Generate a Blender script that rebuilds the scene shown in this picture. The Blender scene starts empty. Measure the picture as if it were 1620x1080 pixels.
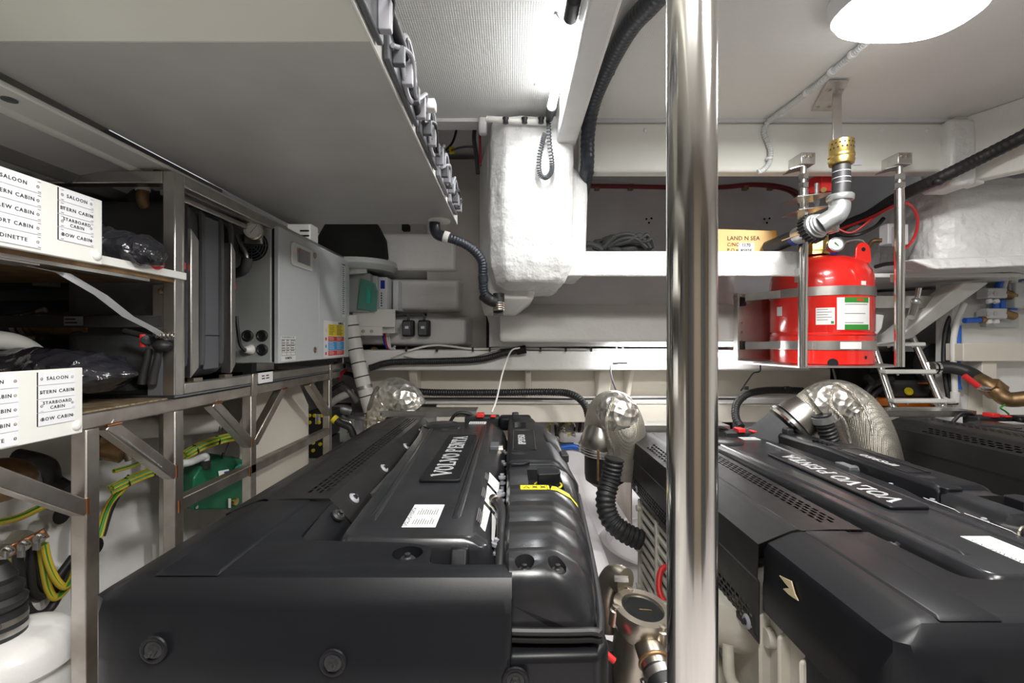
import bpy, bmesh, math, random
from mathutils import Vector as V, Matrix
random.seed(7)
S = bpy.context.scene
C = S.collection
ZC = 1.2                      # eye height above the floor; all shapes below are written relative to eye level
F = 720.0
def P(px, py, Y):             # a point seen at photo pixel px,py and standing Y metres away
    return V(((px-810)/F*Y, Y, (540-py)/F*Y))
# ---------- camera, world, exposure, lights ----------
cam = bpy.data.cameras.new('camera'); cam.lens = 16; cam.sensor_width = 36; cam.clip_start = .01
co = bpy.data.objects.new('camera', cam); C.objects.link(co)
co.location = (0, 0, ZC); co.rotation_euler = (math.pi/2, 0, 0); S.camera = co
S.view_settings.view_transform = 'Standard'; S.view_settings.look = 'None'
S.view_settings.exposure = 0.5; S.view_settings.gamma = 1; S.view_settings.use_curve_mapping = False
w = bpy.data.worlds.new('world'); S.world = w; w.use_nodes = True
w.node_tree.nodes['Background'].inputs[0].default_value = (.92, .96, 1, 1)
w.node_tree.nodes['Background'].inputs[1].default_value = .55
def area(name, loc, rot, sx, sy, watts, col=(1, .985, .95), spread=180):
    d = bpy.data.lights.new(name, 'AREA'); d.shape = 'RECTANGLE'; d.size = sx; d.size_y = sy
    d.energy = watts; d.color = col; d.spread = math.radians(spread)
    o = bpy.data.objects.new(name, d); C.objects.link(o)
    o.location = (loc[0], loc[1], loc[2]+ZC); o.rotation_euler = [math.radians(a) for a in rot]
    return o
area('overhead_fill', (.95, .0, .95), (0, 0, 0), .7, .3, 22)  # unseen overhead fill, added to brighten the room
area('overhead_fill_left', (-.08, .0, .95), (5, 15, 0), .7, .3, 30)  # second unseen fill, added to lift the left side
area('tube_lamp_light', (.13, 1.56, .90), (0, -12, 0), 0.05, .5, 2.4, (.95, .98, 1))
area('oval_lamp_light', (1.13, 1.3, .905), (0, 0, 0), .34, .2, 12, (1, .99, .96))
pd = bpy.data.lights.new('oval_lamp_glow', 'SPOT'); pd.energy = 27; pd.spot_size = math.radians(166); pd.spot_blend = .12; pd.shadow_soft_size = .09; pd.color = (1, .99, .97)
po = bpy.data.objects.new('oval_lamp_glow', pd); C.objects.link(po); po.location = (1.13, 1.3, .90+ZC)
area('rear_tube_light', (.76, 2.57, -.06), (55, 0, 0), .36, .03, 2.5, (1, 1, 1))
# ---------- materials ----------
def mat(name, col, rough=.5, metal=0, bump=0, bscale=40, var=0, vscale=6, col2=None, kind='noise', emit=0, coat=0, bdist=.002, spec=None, stretch=None, ani=0):
    m = bpy.data.materials.new(name); m.use_nodes = True
    n = m.node_tree.nodes; l = m.node_tree.links; b = n['Principled BSDF']
    b.inputs['Base Color'].default_value = (*col, 1); b.inputs['Roughness'].default_value = rough
    b.inputs['Metallic'].default_value = metal; b.inputs['Coat Weight'].default_value = coat
    if spec is not None: b.inputs['Specular IOR Level'].default_value = spec
    if ani: b.inputs['Anisotropic'].default_value = ani
    if emit:
        b.inputs['Emission Color'].default_value = (*col, 1); b.inputs['Emission Strength'].default_value = emit
    tc = n.new('ShaderNodeTexCoord'); mp = n.new('ShaderNodeMapping'); l.new(tc.outputs['Object'], mp.inputs[0])
    if stretch: mp.inputs['Scale'].default_value = stretch
    if var or col2:
        t = n.new('ShaderNodeTexNoise'); t.inputs['Scale'].default_value = vscale; t.inputs['Detail'].default_value = 5
        l.new(mp.outputs[0], t.inputs['Vector'])
        r = n.new('ShaderNodeValToRGB'); r.color_ramp.elements[0].position = .38; r.color_ramp.elements[1].position = .66
        c2 = col2 if col2 else tuple(c*(1-var) for c in col)
        r.color_ramp.elements[0].color = (*c2, 1); r.color_ramp.elements[1].color = (*col, 1)
        l.new(t.outputs['Fac'], r.inputs[0]); l.new(r.outputs[0], b.inputs['Base Color'])
        q = n.new('ShaderNodeMath'); q.operation = 'MULTIPLY_ADD'; q.inputs[1].default_value = -.16; q.inputs[2].default_value = rough+.08
        l.new(t.outputs['Fac'], q.inputs[0]); l.new(q.outputs[0], b.inputs['Roughness'])
    if bump:
        if kind == 'noise':
            t = n.new('ShaderNodeTexNoise'); t.inputs['Scale'].default_value = bscale; t.inputs['Detail'].default_value = 4; out = t.outputs['Fac']
        else:
            t = n.new('ShaderNodeTexVoronoi'); t.inputs['Scale'].default_value = bscale; t.inputs['Randomness'].default_value = 0 if kind == 'dots' else 1; out = t.outputs['Distance']
        l.new(mp.outputs[0], t.inputs['Vector'])
        bp = n.new('ShaderNodeBump'); bp.inputs['Strength'].default_value = bump; bp.inputs['Distance'].default_value = bdist
        l.new(out, bp.inputs['Height']); l.new(bp.outputs[0], b.inputs['Normal'])
    return m
T = dict(
 ceil=mat('white_vinyl', (.80,.80,.78), .55, bump=.55, bscale=130, kind='dots', bdist=.003),
 ceil2=mat('cream_vinyl', (.80,.80,.75), .5, bump=.3, bscale=130, kind='dots'),
 grp=mat('painted_white_fibreglass', (.80,.79,.77), .32, bump=.6, bscale=9, var=.06, vscale=3, bdist=.012),
 grpr=mat('rough_white_laminate', (.82,.82,.81), .33, bump=.9, bscale=13, var=.05, bdist=.022),
 grpc=mat('cream_fibreglass', (.74,.69,.60), .4, bump=.2, bscale=12, var=.05),
 grpg=mat('light_grey_fibreglass', (.74,.73,.74), .5, bump=.3, bscale=10, var=.08),
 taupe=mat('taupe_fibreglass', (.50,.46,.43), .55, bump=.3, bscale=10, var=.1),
 slab=mat('grey_painted_panel', (.46,.46,.44), .38, bump=.12, bscale=9, var=.12, vscale=4),
 slab_lit=mat('cream_lit_panel', (.66,.67,.60), .35, bump=.05, bscale=9),  # cream, with the light on the tilted strip put into the colour
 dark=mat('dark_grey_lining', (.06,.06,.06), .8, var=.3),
 hullg=mat('grey_hull_lining', (.22,.21,.20), .6, bump=.3, bscale=5, var=.25, vscale=3),
 plastic=mat('matt_black_plastic', (.009,.0095,.0115), .36, spec=.25, bump=.10, bscale=700, bdist=.0006, var=.2, vscale=9),
 plastic2=mat('satin_black_plastic', (.022,.0225,.025), .24, spec=.45, bump=.08, bscale=500, bdist=.0006, var=.25, vscale=14),
 shield=mat('black_coated_steel', (.014,.0135,.0135), .40, spec=.3, bump=.12, bscale=900, bdist=.0005, var=.15, vscale=20),
 rubber=mat('black_rubber', (.018,.018,.019), .5),
 foam=mat('dark_grey_foam', (.065,.066,.07), .75, bump=.2, bscale=60, var=.2),
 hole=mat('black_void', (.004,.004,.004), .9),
 steel=mat('brushed_stainless', (.66,.645,.615), .34, 1, bump=.1, bscale=30, var=.22, vscale=10),
 weld=mat('welded_mill_steel', (.60,.575,.54), .38, 1, bump=.15, bscale=30, var=.35, vscale=9, col2=(.40,.36,.32)),
 chrome=mat('polished_stainless', (.72,.70,.66), .13, 1),
 chrome2=mat('polished_tube', (.75,.74,.72), .18, 1),
 alu=mat('grey_cast_alloy', (.42,.43,.44), .45, .8, bump=.2, bscale=40),
 fan=mat('dark_grey_moulding', (.10,.105,.115), .45),
 fan2=mat('light_grey_moulding', (.33,.33,.36), .4),
 foil=mat('crinkled_silver_foil', (.85,.82,.75), .30, .9, bump=.8, bscale=32, kind='vor', bdist=.012, var=.2, vscale=12),
 cloth=mat('woven_silver_cloth', (.70,.66,.57), .36, .85, bump=.9, bscale=170, kind='dots', bdist=.004, var=.25, vscale=8),
 cast=mat('dull_silver_casting', (.55,.53,.50), .3, 1, bump=.3, bscale=20),
 brass=mat('polished_brass', (.80,.58,.20), .28, 1),
 bronze=mat('tarnished_bronze', (.38,.24,.12), .46, .75, var=.5, vscale=16, bump=.2, bscale=30),
 copper=mat('copper_bar', (.50,.22,.10), .35, 1, var=.3),
 cupro=mat('satin_nickel_bronze', (.60,.54,.45), .33, 1, bump=.2, bscale=20, var=.2, vscale=9),
 red=mat('glossy_red_paint', (.72,.018,.012), .22, coat=.6, bump=.05, bscale=8),
 redp=mat('red_plastic', (.70,.03,.03), .4),
 redd=mat('dark_red_pipe', (.20,.012,.016), .4),
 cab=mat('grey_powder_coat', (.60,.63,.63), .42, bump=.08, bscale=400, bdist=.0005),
 cab_shaded=mat('grey_powder_coat_shaded', (.42,.44,.42), .45, bump=.08, bscale=400, bdist=.0005),  # darker copy of the same coat, shade put into the colour
 white=mat('white_plastic', (.82,.82,.82), .4),
 board=mat('cream_board', (.78,.78,.74), .45),
 tag=mat('white_engraved_plastic', (.80,.81,.84), .35),
 paper=mat('white_sticker', (.82,.82,.80), .5),
 ink=mat('black_ink', (.015,.015,.015), .6),
 inkg=mat('grey_ink', (.22,.22,.22), .6),
 silver=mat('silver_lettering', (.70,.71,.72), .3, .3),
 yellow=mat('yellow_sticker', (.85,.68,.02), .5), ygreen=mat('green_earth_sleeve', (.03,.24,.03), .45),
 yel=mat('yellow_sleeve', (.62,.48,.04), .45),
 blue=mat('blue_plastic', (.02,.14,.62), .4), lblue=mat('light_blue_ink', (.03,.38,.80), .5),
 green=mat('green_plastic', (.008,.12,.055), .35), teal=mat('teal_green', (.03,.36,.27), .4),
 window=mat('green_tinted_window', (.09,.28,.22), .15),
 cream=mat('cream_engine_paint', (.66,.63,.54), .32, bump=.3, bscale=14, var=.15, vscale=8),
 floorm=mat('white_hull_gelcoat', (.78,.74,.75), .3, bump=.2, bscale=6, var=.08, vscale=4),
 card=mat('brown_cardboard', (.76,.47,.20), .7, var=.08), tape=mat('orange_tape', (.85,.42,.08), .3),
 rope=mat('black_rope', (.008,.008,.008), .7, bump=.5, bscale=200), tan=mat('tan_bulkhead', (.22,.18,.13), .6),
 deck=mat('rusty_tray', (.45,.40,.30), .3, .5, col2=(.22,.12,.03), vscale=22, stretch=(1,4,1)),
 bag=mat('black_polythene', (.02,.02,.025), .16, bump=.6, bscale=14, bdist=.03, coat=.5),
 lamp=mat('lit_diffuser', (1,1,1), .5, emit=7), lamp2=mat('lit_tube', (1,1,1), .5, emit=9),
 orange=mat('orange_plastic', (.75,.20,.02), .5), glass=mat('dark_glass', (.01,.012,.012), .05, coat=1),
 hosep=mat('white_hose', (.80,.79,.75), .4), gcond=mat('pale_grey_conduit', (.68,.70,.70), .45),
 navy=mat('navy_grey_pvc', (.028,.034,.045), .33), patch=mat('torn_paper_patch', (.62,.52,.32), .7),
 galv=mat('galvanised_iron', (.58,.60,.60), .38, .85, bump=.3, bscale=40, var=.2, vscale=20),
 cobalt=mat('dark_blue_cap', (.01,.03,.35), .4),
)
# ---------- mesh builder ----------
LOC = {}
def catmull(pts, k=8):
    pts = [V(p) for p in pts]
    if len(pts) < 3: return pts
    q = [pts[0]*2-pts[1]] + pts + [pts[-1]*2-pts[-2]]; out = []
    for i in range(1, len(q)-2):
        a, b, c, d = q[i-1:i+3]
        for j in range(k):
            t = j/k
            out.append(.5*((2*b)+(c-a)*t+(2*a-5*b+4*c-d)*t*t+(3*b-a-3*c+d)*t**3))
    out.append(pts[-1]); return out
class M:
    def __init__(s): s.v = []; s.f = []
    def add(s, vs, fs):
        o = len(s.v); s.v += [V(p) for p in vs]; s.f += [tuple(i+o for i in f) for f in fs]; return s
    def box(s, x0, x1, y0, y1, z0, z1):
        return s.add([(x0,y0,z0),(x1,y0,z0),(x1,y1,z0),(x0,y1,z0),(x0,y0,z1),(x1,y0,z1),(x1,y1,z1),(x0,y1,z1)],
                     [(3,2,1,0),(4,5,6,7),(0,1,5,4),(1,2,6,5),(2,3,7,6),(3,0,4,7)])
    def bar(s, a, b, w, h, up=(0,0,1)):           # square bar from a to b
        a, b = V(a), V(b); d = (b-a).normalized(); r = d.cross(V(up))
        r = (r if r.length > 1e-4 else d.cross(V((1,0,0)))).normalized(); u = r.cross(d)
        vs = [p+r*i*w/2+u*j*h/2 for p in (a, b) for i, j in ((-1,-1),(1,-1),(1,1),(-1,1))]
        return s.add(vs, [(3,2,1,0),(4,5,6,7),(0,1,5,4),(1,2,6,5),(2,3,7,6),(3,0,4,7)])
    def loft(s, rings, caps=True, closed=True):
        n = len(rings[0]); vs = [p for r in rings for p in r]; fs = []
        for i in range(len(rings)-1):
            for j in range(n if closed else n-1):
                k = (j+1) % n; fs.append((i*n+j, i*n+k, (i+1)*n+k, (i+1)*n+j))
        if caps: fs += [tuple(range(n))[::-1], tuple((len(rings)-1)*n+i for i in range(n))]
        return s.add(vs, fs)
    def cyl(s, a, b, r, r2=None, n=18, caps=True):
        a, b = V(a), V(b); d = (b-a).normalized(); q = d.to_track_quat('Z', 'Y')
        ring = lambda c, R: [c+q@V((R*math.cos(2*math.pi*i/n), R*math.sin(2*math.pi*i/n), 0)) for i in range(n)]
        return s.loft([ring(a, r), ring(b, r if r2 is None else r2)], caps)
    def lathe(s, c, prof, axis=(0,0,1), n=24):     # prof: (radius, along)
        c = V(c); q = V(axis).to_track_quat('Z', 'Y')
        return s.loft([[c+q@V((r*math.cos(2*math.pi*i/n), r*math.sin(2*math.pi*i/n), h)) for i in range(n)] for r, h in prof])
    def tube(s, pts, r, n=12, k=8, corr=None, smooth=True, closed=False, rfun=None):
        pts = catmull(pts, k) if smooth else [V(p) for p in pts]
        if corr:
            L = sum((pts[i+1]-pts[i]).length for i in range(len(pts)-1)); N = max(4, int(L/corr[0]*4)); new = []; acc = 0; i = 0
            for q in range(N+1):
                t = L*q/N
                while i < len(pts)-2 and acc+(pts[i+1]-pts[i]).length < t: acc += (pts[i+1]-pts[i]).length; i += 1
                e = (pts[i+1]-pts[i]).length or 1e-9; new.append(pts[i].lerp(pts[i+1], min(1, (t-acc)/e)))
            pts = new
        rings = []; nrm = None; m = len(pts)
        for i, p in enumerate(pts):
            d = (pts[(i+1) % m if closed else min(i+1, m-1)]-pts[i-1 if closed else max(i-1, 0)]).normalized()
            if nrm is None: nrm = d.cross(V((.3,.2,1)) if abs(d.z) < .95 else V((1,0,0))).normalized()
            nrm = (nrm-d*nrm.dot(d)).normalized(); bn = d.cross(nrm)
            R = rfun(i/(m-1)) if rfun else r
            if corr: R += corr[1]*(1 if i % 4 < 2 else -1)
            rings.append([p+(nrm*math.cos(2*math.pi*j/n)+bn*math.sin(2*math.pi*j/n))*R for j in range(n)])
        if closed: rings.append(rings[0])
        return s.loft(rings, not closed)
    def ring(s, c, R, r, axis=(0,0,1), n=24, m=8, flat=1):
        q = V(axis).to_track_quat('Z', 'Y'); c = V(c)
        rs = [[c+q@V(((R+r*math.cos(2*math.pi*j/m))*math.cos(2*math.pi*i/n), (R+r*math.cos(2*math.pi*j/m))*math.sin(2*math.pi*i/n), flat*r*math.sin(2*math.pi*j/m))) for j in range(m)] for i in range(n+1)]
        return s.loft(rs, False)
    def ball(s, c, r, n=16):
        r = (r, r, r) if not hasattr(r, '__len__') else r; c = V(c)
        rs = []
        for i in range(n//2+1):
            a = math.pi*i/(n//2); q = max(math.sin(a), 1e-3)
            rs.append([c+V((r[0]*q*math.cos(2*math.pi*j/n), r[1]*q*math.sin(2*math.pi*j/n), -r[2]*math.cos(a))) for j in range(n)])
        return s.loft(rs)
    def prism(s, poly, z0, z1): return s.loft([[(x,y,z0) for x,y in poly], [(x,y,z1) for x,y in poly]])
    def prismY(s, poly, y0, y1): return s.loft([[(x,y0,z) for x,z in poly], [(x,y1,z) for x,z in poly]])
    def prismX(s, poly, x0, x1): return s.loft([[(x0,y,z) for y,z in poly], [(x1,y,z) for y,z in poly]])
    def quad(s, a, b, c, d): return s.add([a,b,c,d], [(0,1,2,3)])
    def perf(s, o, u, v, nu, nv, cu, cv, hu, hv):   # sheet with staggered slots cut through it
        o, u, v = V(o), V(u).normalized(), V(v).normalized(); L = nu*cu
        for j in range(nv):
            off = (j % 2)*cu/2; b = o+v*cv*j
            if off: s.quad(b, b+u*off, b+u*off+v*cv, b+v*cv)
            n = nu-1 if off else nu
            for i in range(n):
                p = b+u*(off+i*cu); q0 = p+u*(cu-hu)/2+v*(cv-hv)/2; q1 = q0+u*hu; q2 = q1+v*hv; q3 = q0+v*hv
                a, c, d, e = p, p+u*cu, p+u*cu+v*cv, p+v*cv
                s.add([a,c,d,e,q0,q1,q2,q3], [(0,1,5,4),(1,2,6,5),(2,3,7,6),(3,0,4,7)])
            e = b+u*(off+n*cu)
            if off: s.quad(e, b+u*L, b+u*L+v*cv, e+v*cv)
        return s
    def build(s, name, m, parent=None, bev=0, seg=2, solid=0, lump=0, lumps=.3, flat=False, label=None, cat=None, grp=None, kind=None, sub=0, base=None, norm=True, lvl=3):
        if parent is None:
            xs = [p.x for p in s.v]; ys = [p.y for p in s.v]; zs = [p.z for p in s.v]
            loc = V(base) if base else V(((min(xs)+max(xs))/2, (min(ys)+max(ys))/2, min(zs)))
        else: loc = LOC[parent.name]
        me = bpy.data.meshes.new(name); me.from_pydata([tuple(p-loc) for p in s.v], [], s.f)
        bm = bmesh.new(); bm.from_mesh(me); bmesh.ops.remove_doubles(bm, verts=bm.verts, dist=1e-5)
        if norm: bmesh.ops.recalc_face_normals(bm, faces=bm.faces)
        bm.to_mesh(me); bm.free()
        me.materials.append(T[m] if isinstance(m, str) else m)
        if not flat:
            me.shade_smooth(); me.set_sharp_from_angle(angle=math.radians(38))
        o = bpy.data.objects.new(name, me); C.objects.link(o)
        if parent is None: o.location = loc+V((0,0,ZC)); LOC[o.name] = loc
        else: o.parent = parent; LOC[o.name] = loc
        if solid:
            d = o.modifiers.new('Solidify', 'SOLIDIFY'); d.thickness = solid; d.offset = 0
        if bev:
            d = o.modifiers.new('Bevel', 'BEVEL'); d.width = bev; d.segments = seg; d.limit_method = 'ANGLE'; d.angle_limit = math.radians(30); d.harden_normals = False
            me.shade_smooth(); me.set_sharp_from_angle(angle=math.radians(60))
        if lump:
            d = o.modifiers.new('Subdiv', 'SUBSURF'); d.subdivision_type = 'SIMPLE'; d.levels = d.render_levels = lvl
            tx = bpy.data.textures.new('lump', 'CLOUDS'); tx.noise_scale = lumps
            e = o.modifiers.new('Displace', 'DISPLACE'); e.texture = tx; e.strength = lump; e.texture_coords = 'GLOBAL'
        if label: o['label'] = label
        if cat: o['category'] = cat
        if grp: o['group'] = grp
        if kind: o['kind'] = kind
        return o
def thing(name, loc, label, cat, grp=None):
    o = bpy.data.objects.new(name, None); C.objects.link(o); loc = V(loc); o.location = loc+V((0,0,ZC))
    o.empty_display_size = .05; LOC[o.name] = loc; o['label'] = label; o['category'] = cat
    if grp: o['group'] = grp
    return o
def kids(o): return [c for c in bpy.data.objects if c.parent == o]
def copy_tree(o, parent=None):
    c = o.copy(); C.objects.link(c)
    if parent: c.parent = parent
    LOC[c.name] = LOC[o.name]
    for k in kids(o): copy_tree(k, c)
    return c
def text(body, size, o, xd, yd, m, parent, name='lettering', align='CENTER', lift=.0006, sx=1.0, thick=.0002, bold=0, sp=1.0):
    cu = bpy.data.curves.new('t', 'FONT'); cu.body = body; cu.space_character = sp; cu.size = size; cu.align_x = align; cu.align_y = 'CENTER'; cu.extrude = thick; cu.offset = bold; cu.resolution_u = 2
    to = bpy.data.objects.new('t', cu); C.objects.link(to)
    dg = bpy.context.evaluated_depsgraph_get(); me = bpy.data.meshes.new_from_object(to.evaluated_get(dg))
    bpy.data.objects.remove(to); me.name = name
    xd, yd = V(xd).normalized(), V(yd).normalized(); zd = xd.cross(yd); loc = LOC[parent.name]; o = V(o)
    for v in me.vertices: v.co = o-loc+xd*v.co.x*sx+yd*v.co.y+zd*(v.co.z+lift)
    me.materials.clear(); me.materials.append(T[m])
    ob = bpy.data.objects.new(name, me); C.objects.link(ob); ob.parent = parent; LOC[ob.name] = loc
    return ob
def rows(o, xd, yd, w, h, n, parent, m='inkg', name='small_print', fill=.45, cols=1, gap=.1, lift=.0005):
    q = M(); xd, yd = V(xd).normalized(), V(yd).normalized(); zd = xd.cross(yd); o = V(o)+zd*lift; rr = random.Random(3)
    for c in range(cols):
        cw = w/cols
        for i in range(n):
            ln = cw*(1-gap)*rr.uniform(.6, 1); y = -h*(i+.5)/n; a = o+xd*(c*cw)+yd*y; t = h/n*fill
            q.quad(a, a+xd*ln, a+xd*ln+yd*t, a+yd*t)
    return q.build(name, m, parent, flat=True, kind='stuff', norm=False)
def plate(o, xd, yd, w, h, m, parent, name='sticker', t=.0008, label=None, **k):   # thin plate, o = top-left corner
    xd, yd = V(xd).normalized(), V(yd).normalized(); zd = xd.cross(yd); o = V(o); q = M()
    r0 = [o, o+xd*w, o+xd*w-yd*h, o-yd*h]
    return q.loft([r0, [p+zd*t for p in r0]]).build(name, m, parent, flat=True, label=label, **k)
def rpoly(pts, r, n=4):
    out = []; N = len(pts)
    for i in range(N):
        a, b, c = V(pts[i-1]), V(pts[i]), V(pts[(i+1) % N]); R = r if not isinstance(r, (list, tuple)) else r[i]
        if R <= 0: out.append(tuple(b)); continue
        p = b+(a-b).normalized()*min(R, (a-b).length*.45); q = b+(c-b).normalized()*min(R, (c-b).length*.45)
        for k in range(n+1):
            t = k/n; out.append(tuple(p*(1-t)**2+b*2*t*(1-t)+q*t*t))
    return out
def cut(o, cutters):
    for c in cutters:
        d = o.modifiers.new('b', 'BOOLEAN'); d.operation = 'DIFFERENCE'; d.object = c; d.solver = 'EXACT'
    bpy.context.view_layer.update()
    dg = bpy.context.evaluated_depsgraph_get(); me = bpy.data.meshes.new_from_object(o.evaluated_get(dg))
    o.modifiers.clear(); me.name = o.name; o.data = me
    me.shade_smooth(); me.set_sharp_from_angle(angle=math.radians(35))
    for c in cutters: bpy.data.objects.remove(c)
X1, Y1, Z1 = V((1,0,0)), V((0,1,0)), V((0,0,1))
# ================= THE SETTING =================
def st(mesh, name, m, **k): return mesh.build(name, m, kind='structure', **k)
st(M().box(-2.2, 3.2, -1.4, 3.6, -1.25, -1.2), 'floor', 'floorm')
st(M().box(-.6, 3.2, -1.4, 2.04, 1.0, 1.04), 'ceiling', 'ceil')
st(M().box(-2.2, -.6, -1.4, 2.04, .95, 1.0), 'ceiling', 'ceil2')
st(M().box(-2.2, 3.2, 3.3, 3.36, -1.25, 1.3), 'wall_back', 'grpg', lump=.02, lumps=.6, lvl=5)
st(M().box(-2.2, 3.2, -1.45, -1.4, -1.25, 1.1), 'wall_front', 'tan')
st(M().box(-1.2, -.2, -1.4, -1.2, -1.2, .8), 'reflection_panel_1', 'dark', bev=.02)  # unseen dark panel added for the steel pole to reflect
st(M().box(.9, 1.7, -1.4, -1.15, -1.2, .6), 'reflection_panel_2', 'dark', bev=.02)  # another unseen dark panel, added for reflections in the pole
st(M().box(-2.2, -2.1, -1.4, 3.3, -1.25, 1.1), 'wall_left', 'hullg')
st(M().box(3.1, 3.2, -1.4, 3.3, -1.25, 1.1), 'wall_right', 'grp')
st(M().box(-2.2, 3.2, 2.10, 3.36, 1.25, 1.3), 'ceiling', 'grpg')
st(M().box(-2.2, 3.2, 2.08, 2.12, .99, 1.3), 'ceiling_riser', 'grpg')
st(M().box(-2.2, -.6, 2.02, 2.12, .985, 1.02), 'ceiling', 'grpg')
# beam across under the ceiling edge, its lengthwise neighbour and the right-hand valance
st(M().box(.30, 1.98, 2.05, 2.12, .765, .985), 'beam_crosswise', 'ceil2', bev=.012, seg=3)
st(M().box(-.6, 3.2, 2.04, 2.12, .985, 1.02), 'trim_1', 'grpg')
st(M().box(.19, .278, .2, 2.06, .85, .999), 'beam_lengthwise', 'grp', bev=.012, seg=3)
b = M(); b.prismY([(1.97,1.0),(2.1,1.0),(2.1,.70),(2.02,.72),(1.97,.77)], 2.02, 2.1)
b.loft([[(1.99,2.08,1.0),(2.10,2.08,1.0),(2.10,2.08,.72),(2.03,2.08,.72)],[(2.22,1.6,1.0),(2.34,1.6,1.0),(2.34,1.6,.70),(2.28,1.6,.70)]])
st(b, 'trim_2', 'ceil2', bev=.006)
st(M().box(1.93, 2.05, 2.0, 2.16, .69, .985), 'trim_3', 'grpr', bev=.02, seg=3)
# lumpy moulded column in the middle
b = M()
def colring(z, x0, x1, y0, y1, c=.06): return [(x0+c,y0,z),(x1-c*.5,y0,z),(x1,y0+c*.5,z),(x1,y1,z),(x0-.06,y1,z),(x0,y0+c,z)]
b.loft([colring(.235,-.03,.20,2.05,2.4,.03), colring(.262,-.075,.235,1.97,2.42), colring(.33,-.095,.262,1.945,2.45), colring(.60,-.098,.268,1.94,2.45), colring(.97,-.09,.27,1.95,2.45)])
st(b, 'column_moulded', 'grpr', bev=.03, seg=3, lump=.014, lumps=.09)
b = M(); b.loft([[(.25,2.0,.30),(.335,2.06,.30),(.335,2.4,.30),(.25,2.4,.30)],[(.25,1.98,.5),(.34,2.06,.5),(.34,2.4,.5),(.25,2.4,.5)],[(.25,2.0,.78),(.345,2.07,.72),(.345,2.4,.72),(.25,2.4,.78)],[(.25,2.08,.83),(.30,2.12,.80),(.30,2.4,.80),(.25,2.4,.83)]])
st(b, 'column_shoulder', 'grpr', bev=.02, seg=3, lump=.008, lumps=.1)
b = M().loft([colring(.14,-.09,.02,2.22,2.5,.03), colring(.20,-.11,.1,2.12,2.5), colring(.42,-.118,.15,2.1,2.5), colring(.95,-.118,.1,2.1,2.5)])
st(b, 'column_rear', 'grp', bev=.03, seg=3)
# upper shelf, lower wall with its raised panel, ledges
st(M().box(.04, 1.30, 2.0, 2.02, .288, .397), 'trim_4', 'grpr', bev=.006, seg=2, lump=.003, lumps=.1)
st(M().box(.04, 1.24, 2.0, 3.3, .385, .396), 'shelf_floor', 'grp')
b = M().loft([[(-.13,2.62,.384),(1.28,2.62,.384),(1.28,3.2,.384),(-.13,3.2,.384)],[(-.13,2.62,-.03),(1.30,2.62,-.03),(1.30,3.2,-.03),(-.13,3.2,-.03)]])
st(b, 'wall_back_lower', 'grpg', lump=.01, lumps=.3)
b = M().loft([[(-.02,2.62,.22),(1.28,2.62,.22),(1.28,2.62,.0),(-.02,2.62,.0)],[(-.075,2.50,.15),(1.25,2.50,.15),(1.25,2.50,-.005),(-.075,2.50,-.005)]])
st(b, 'wall_panel_raised', 'grp', bev=.02, seg=3, lump=.006, lumps=.2)
st(M().box(-.9, 1.75, 2.66, 3.0, -.17, -.05), 'ledge_upper', 'grp', bev=.012, seg=3, lump=.003, lumps=.2)
st(M().box(-.9, 2.0, 2.86, 3.3, -.34, -.17), 'wall_back_recess', 'grpc')
for i, (x, wd) in enumerate(((-.62,.05),(.08,.035),(.52,.08),(.70,.03))):
    st(M().prismX([(2.70,-.16),(2.88,-.16),(2.88,-.34),(2.80,-.34)], x, x+wd), 'rib', 'grpc', bev=.008)
st(M().box(-.9, 2.2, 2.72, 3.3, -.375, -.338), 'ledge_middle', 'grp', bev=.008)
st(M().box(-.45, 2.3, 2.70, 2.74, -.48, -.378), 'trim_5', 'grpc', bev=.004)
st(M().box(-1.5, 2.6, 3.0, 3.3, -1.2, -.47), 'wall_back_foot', 'floorm', lump=.02, lumps=.4)
# hull girders and moulded hub on the floor between the engines
st(M().loft([[(.24,.6,-1.2),(.42,.6,-1.2),(.40,.6,-1.02),(.27,.6,-1.02)],[(.24,3.0,-1.2),(.42,3.0,-1.2),(.40,3.0,-.80),(.27,3.0,-.80)]]), 'girder', 'floorm', bev=.02, seg=3)
st(M().loft([[(.3,2.5,-1.2),(1.0,2.5,-1.2),(1.0,3.02,-1.2),(.3,3.02,-1.2)],[(.3,2.78,-.9),(1.0,2.78,-.9),(1.0,3.02,-.9),(.3,3.02,-.9)],[(.3,2.9,-.55),(1.0,2.9,-.55),(1.0,3.02,-.55),(.3,3.02,-.55)]]), 'hull_step', 'floorm', bev=.03, seg=3)
st(M().lathe((.80,2.35,-1.2), [(.40,0),(.38,.10),(.335,.17),(.31,.17),(.29,.11),(.12,.10),(.02,.10)], n=48), 'hub_moulding', 'floorm')
# hull side below the rack, bulging and pale
b = M(); rs = []
for i in range(15):
    y = -.9+i*.3; k = .05*math.sin(y*2.1)
    rs.append([(-1.30-k,y,-1.2),(-1.36-k,y,-.95),(-1.33+k,y,-.72),(-1.42-k,y,-.5),(-1.40,y,-.28),(-1.46,y,-.17),(-1.7,y,-.17),(-1.7,y,-1.2)])
b.loft(rs); st(b, 'hull_side', 'grp', lump=.03, lumps=.35)
st(M().quad((-1.06,-.5,.51),(-1.06,2.4,.51),(-2.1,2.4,.30),(-2.1,-.5,.30)), 'hull_lining', 'hullg', solid=.02)
for i in range(3): st(M().tube([(-1.25-.25*i,-.5,.48-.05*i),(-1.25-.25*i,2.4,.48-.05*i)], .035), 'hull_stringer', 'hullg')
b = M().box(-1.075,-.985,-.4,2.0,.494,.506); tr = st(b, 'trim_6', 'board', bev=.004); 
st(M().tube([(-1.08,-.4,.495),(-1.08,2.0,.495)], .012), 'trim_7', 'board')
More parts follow.
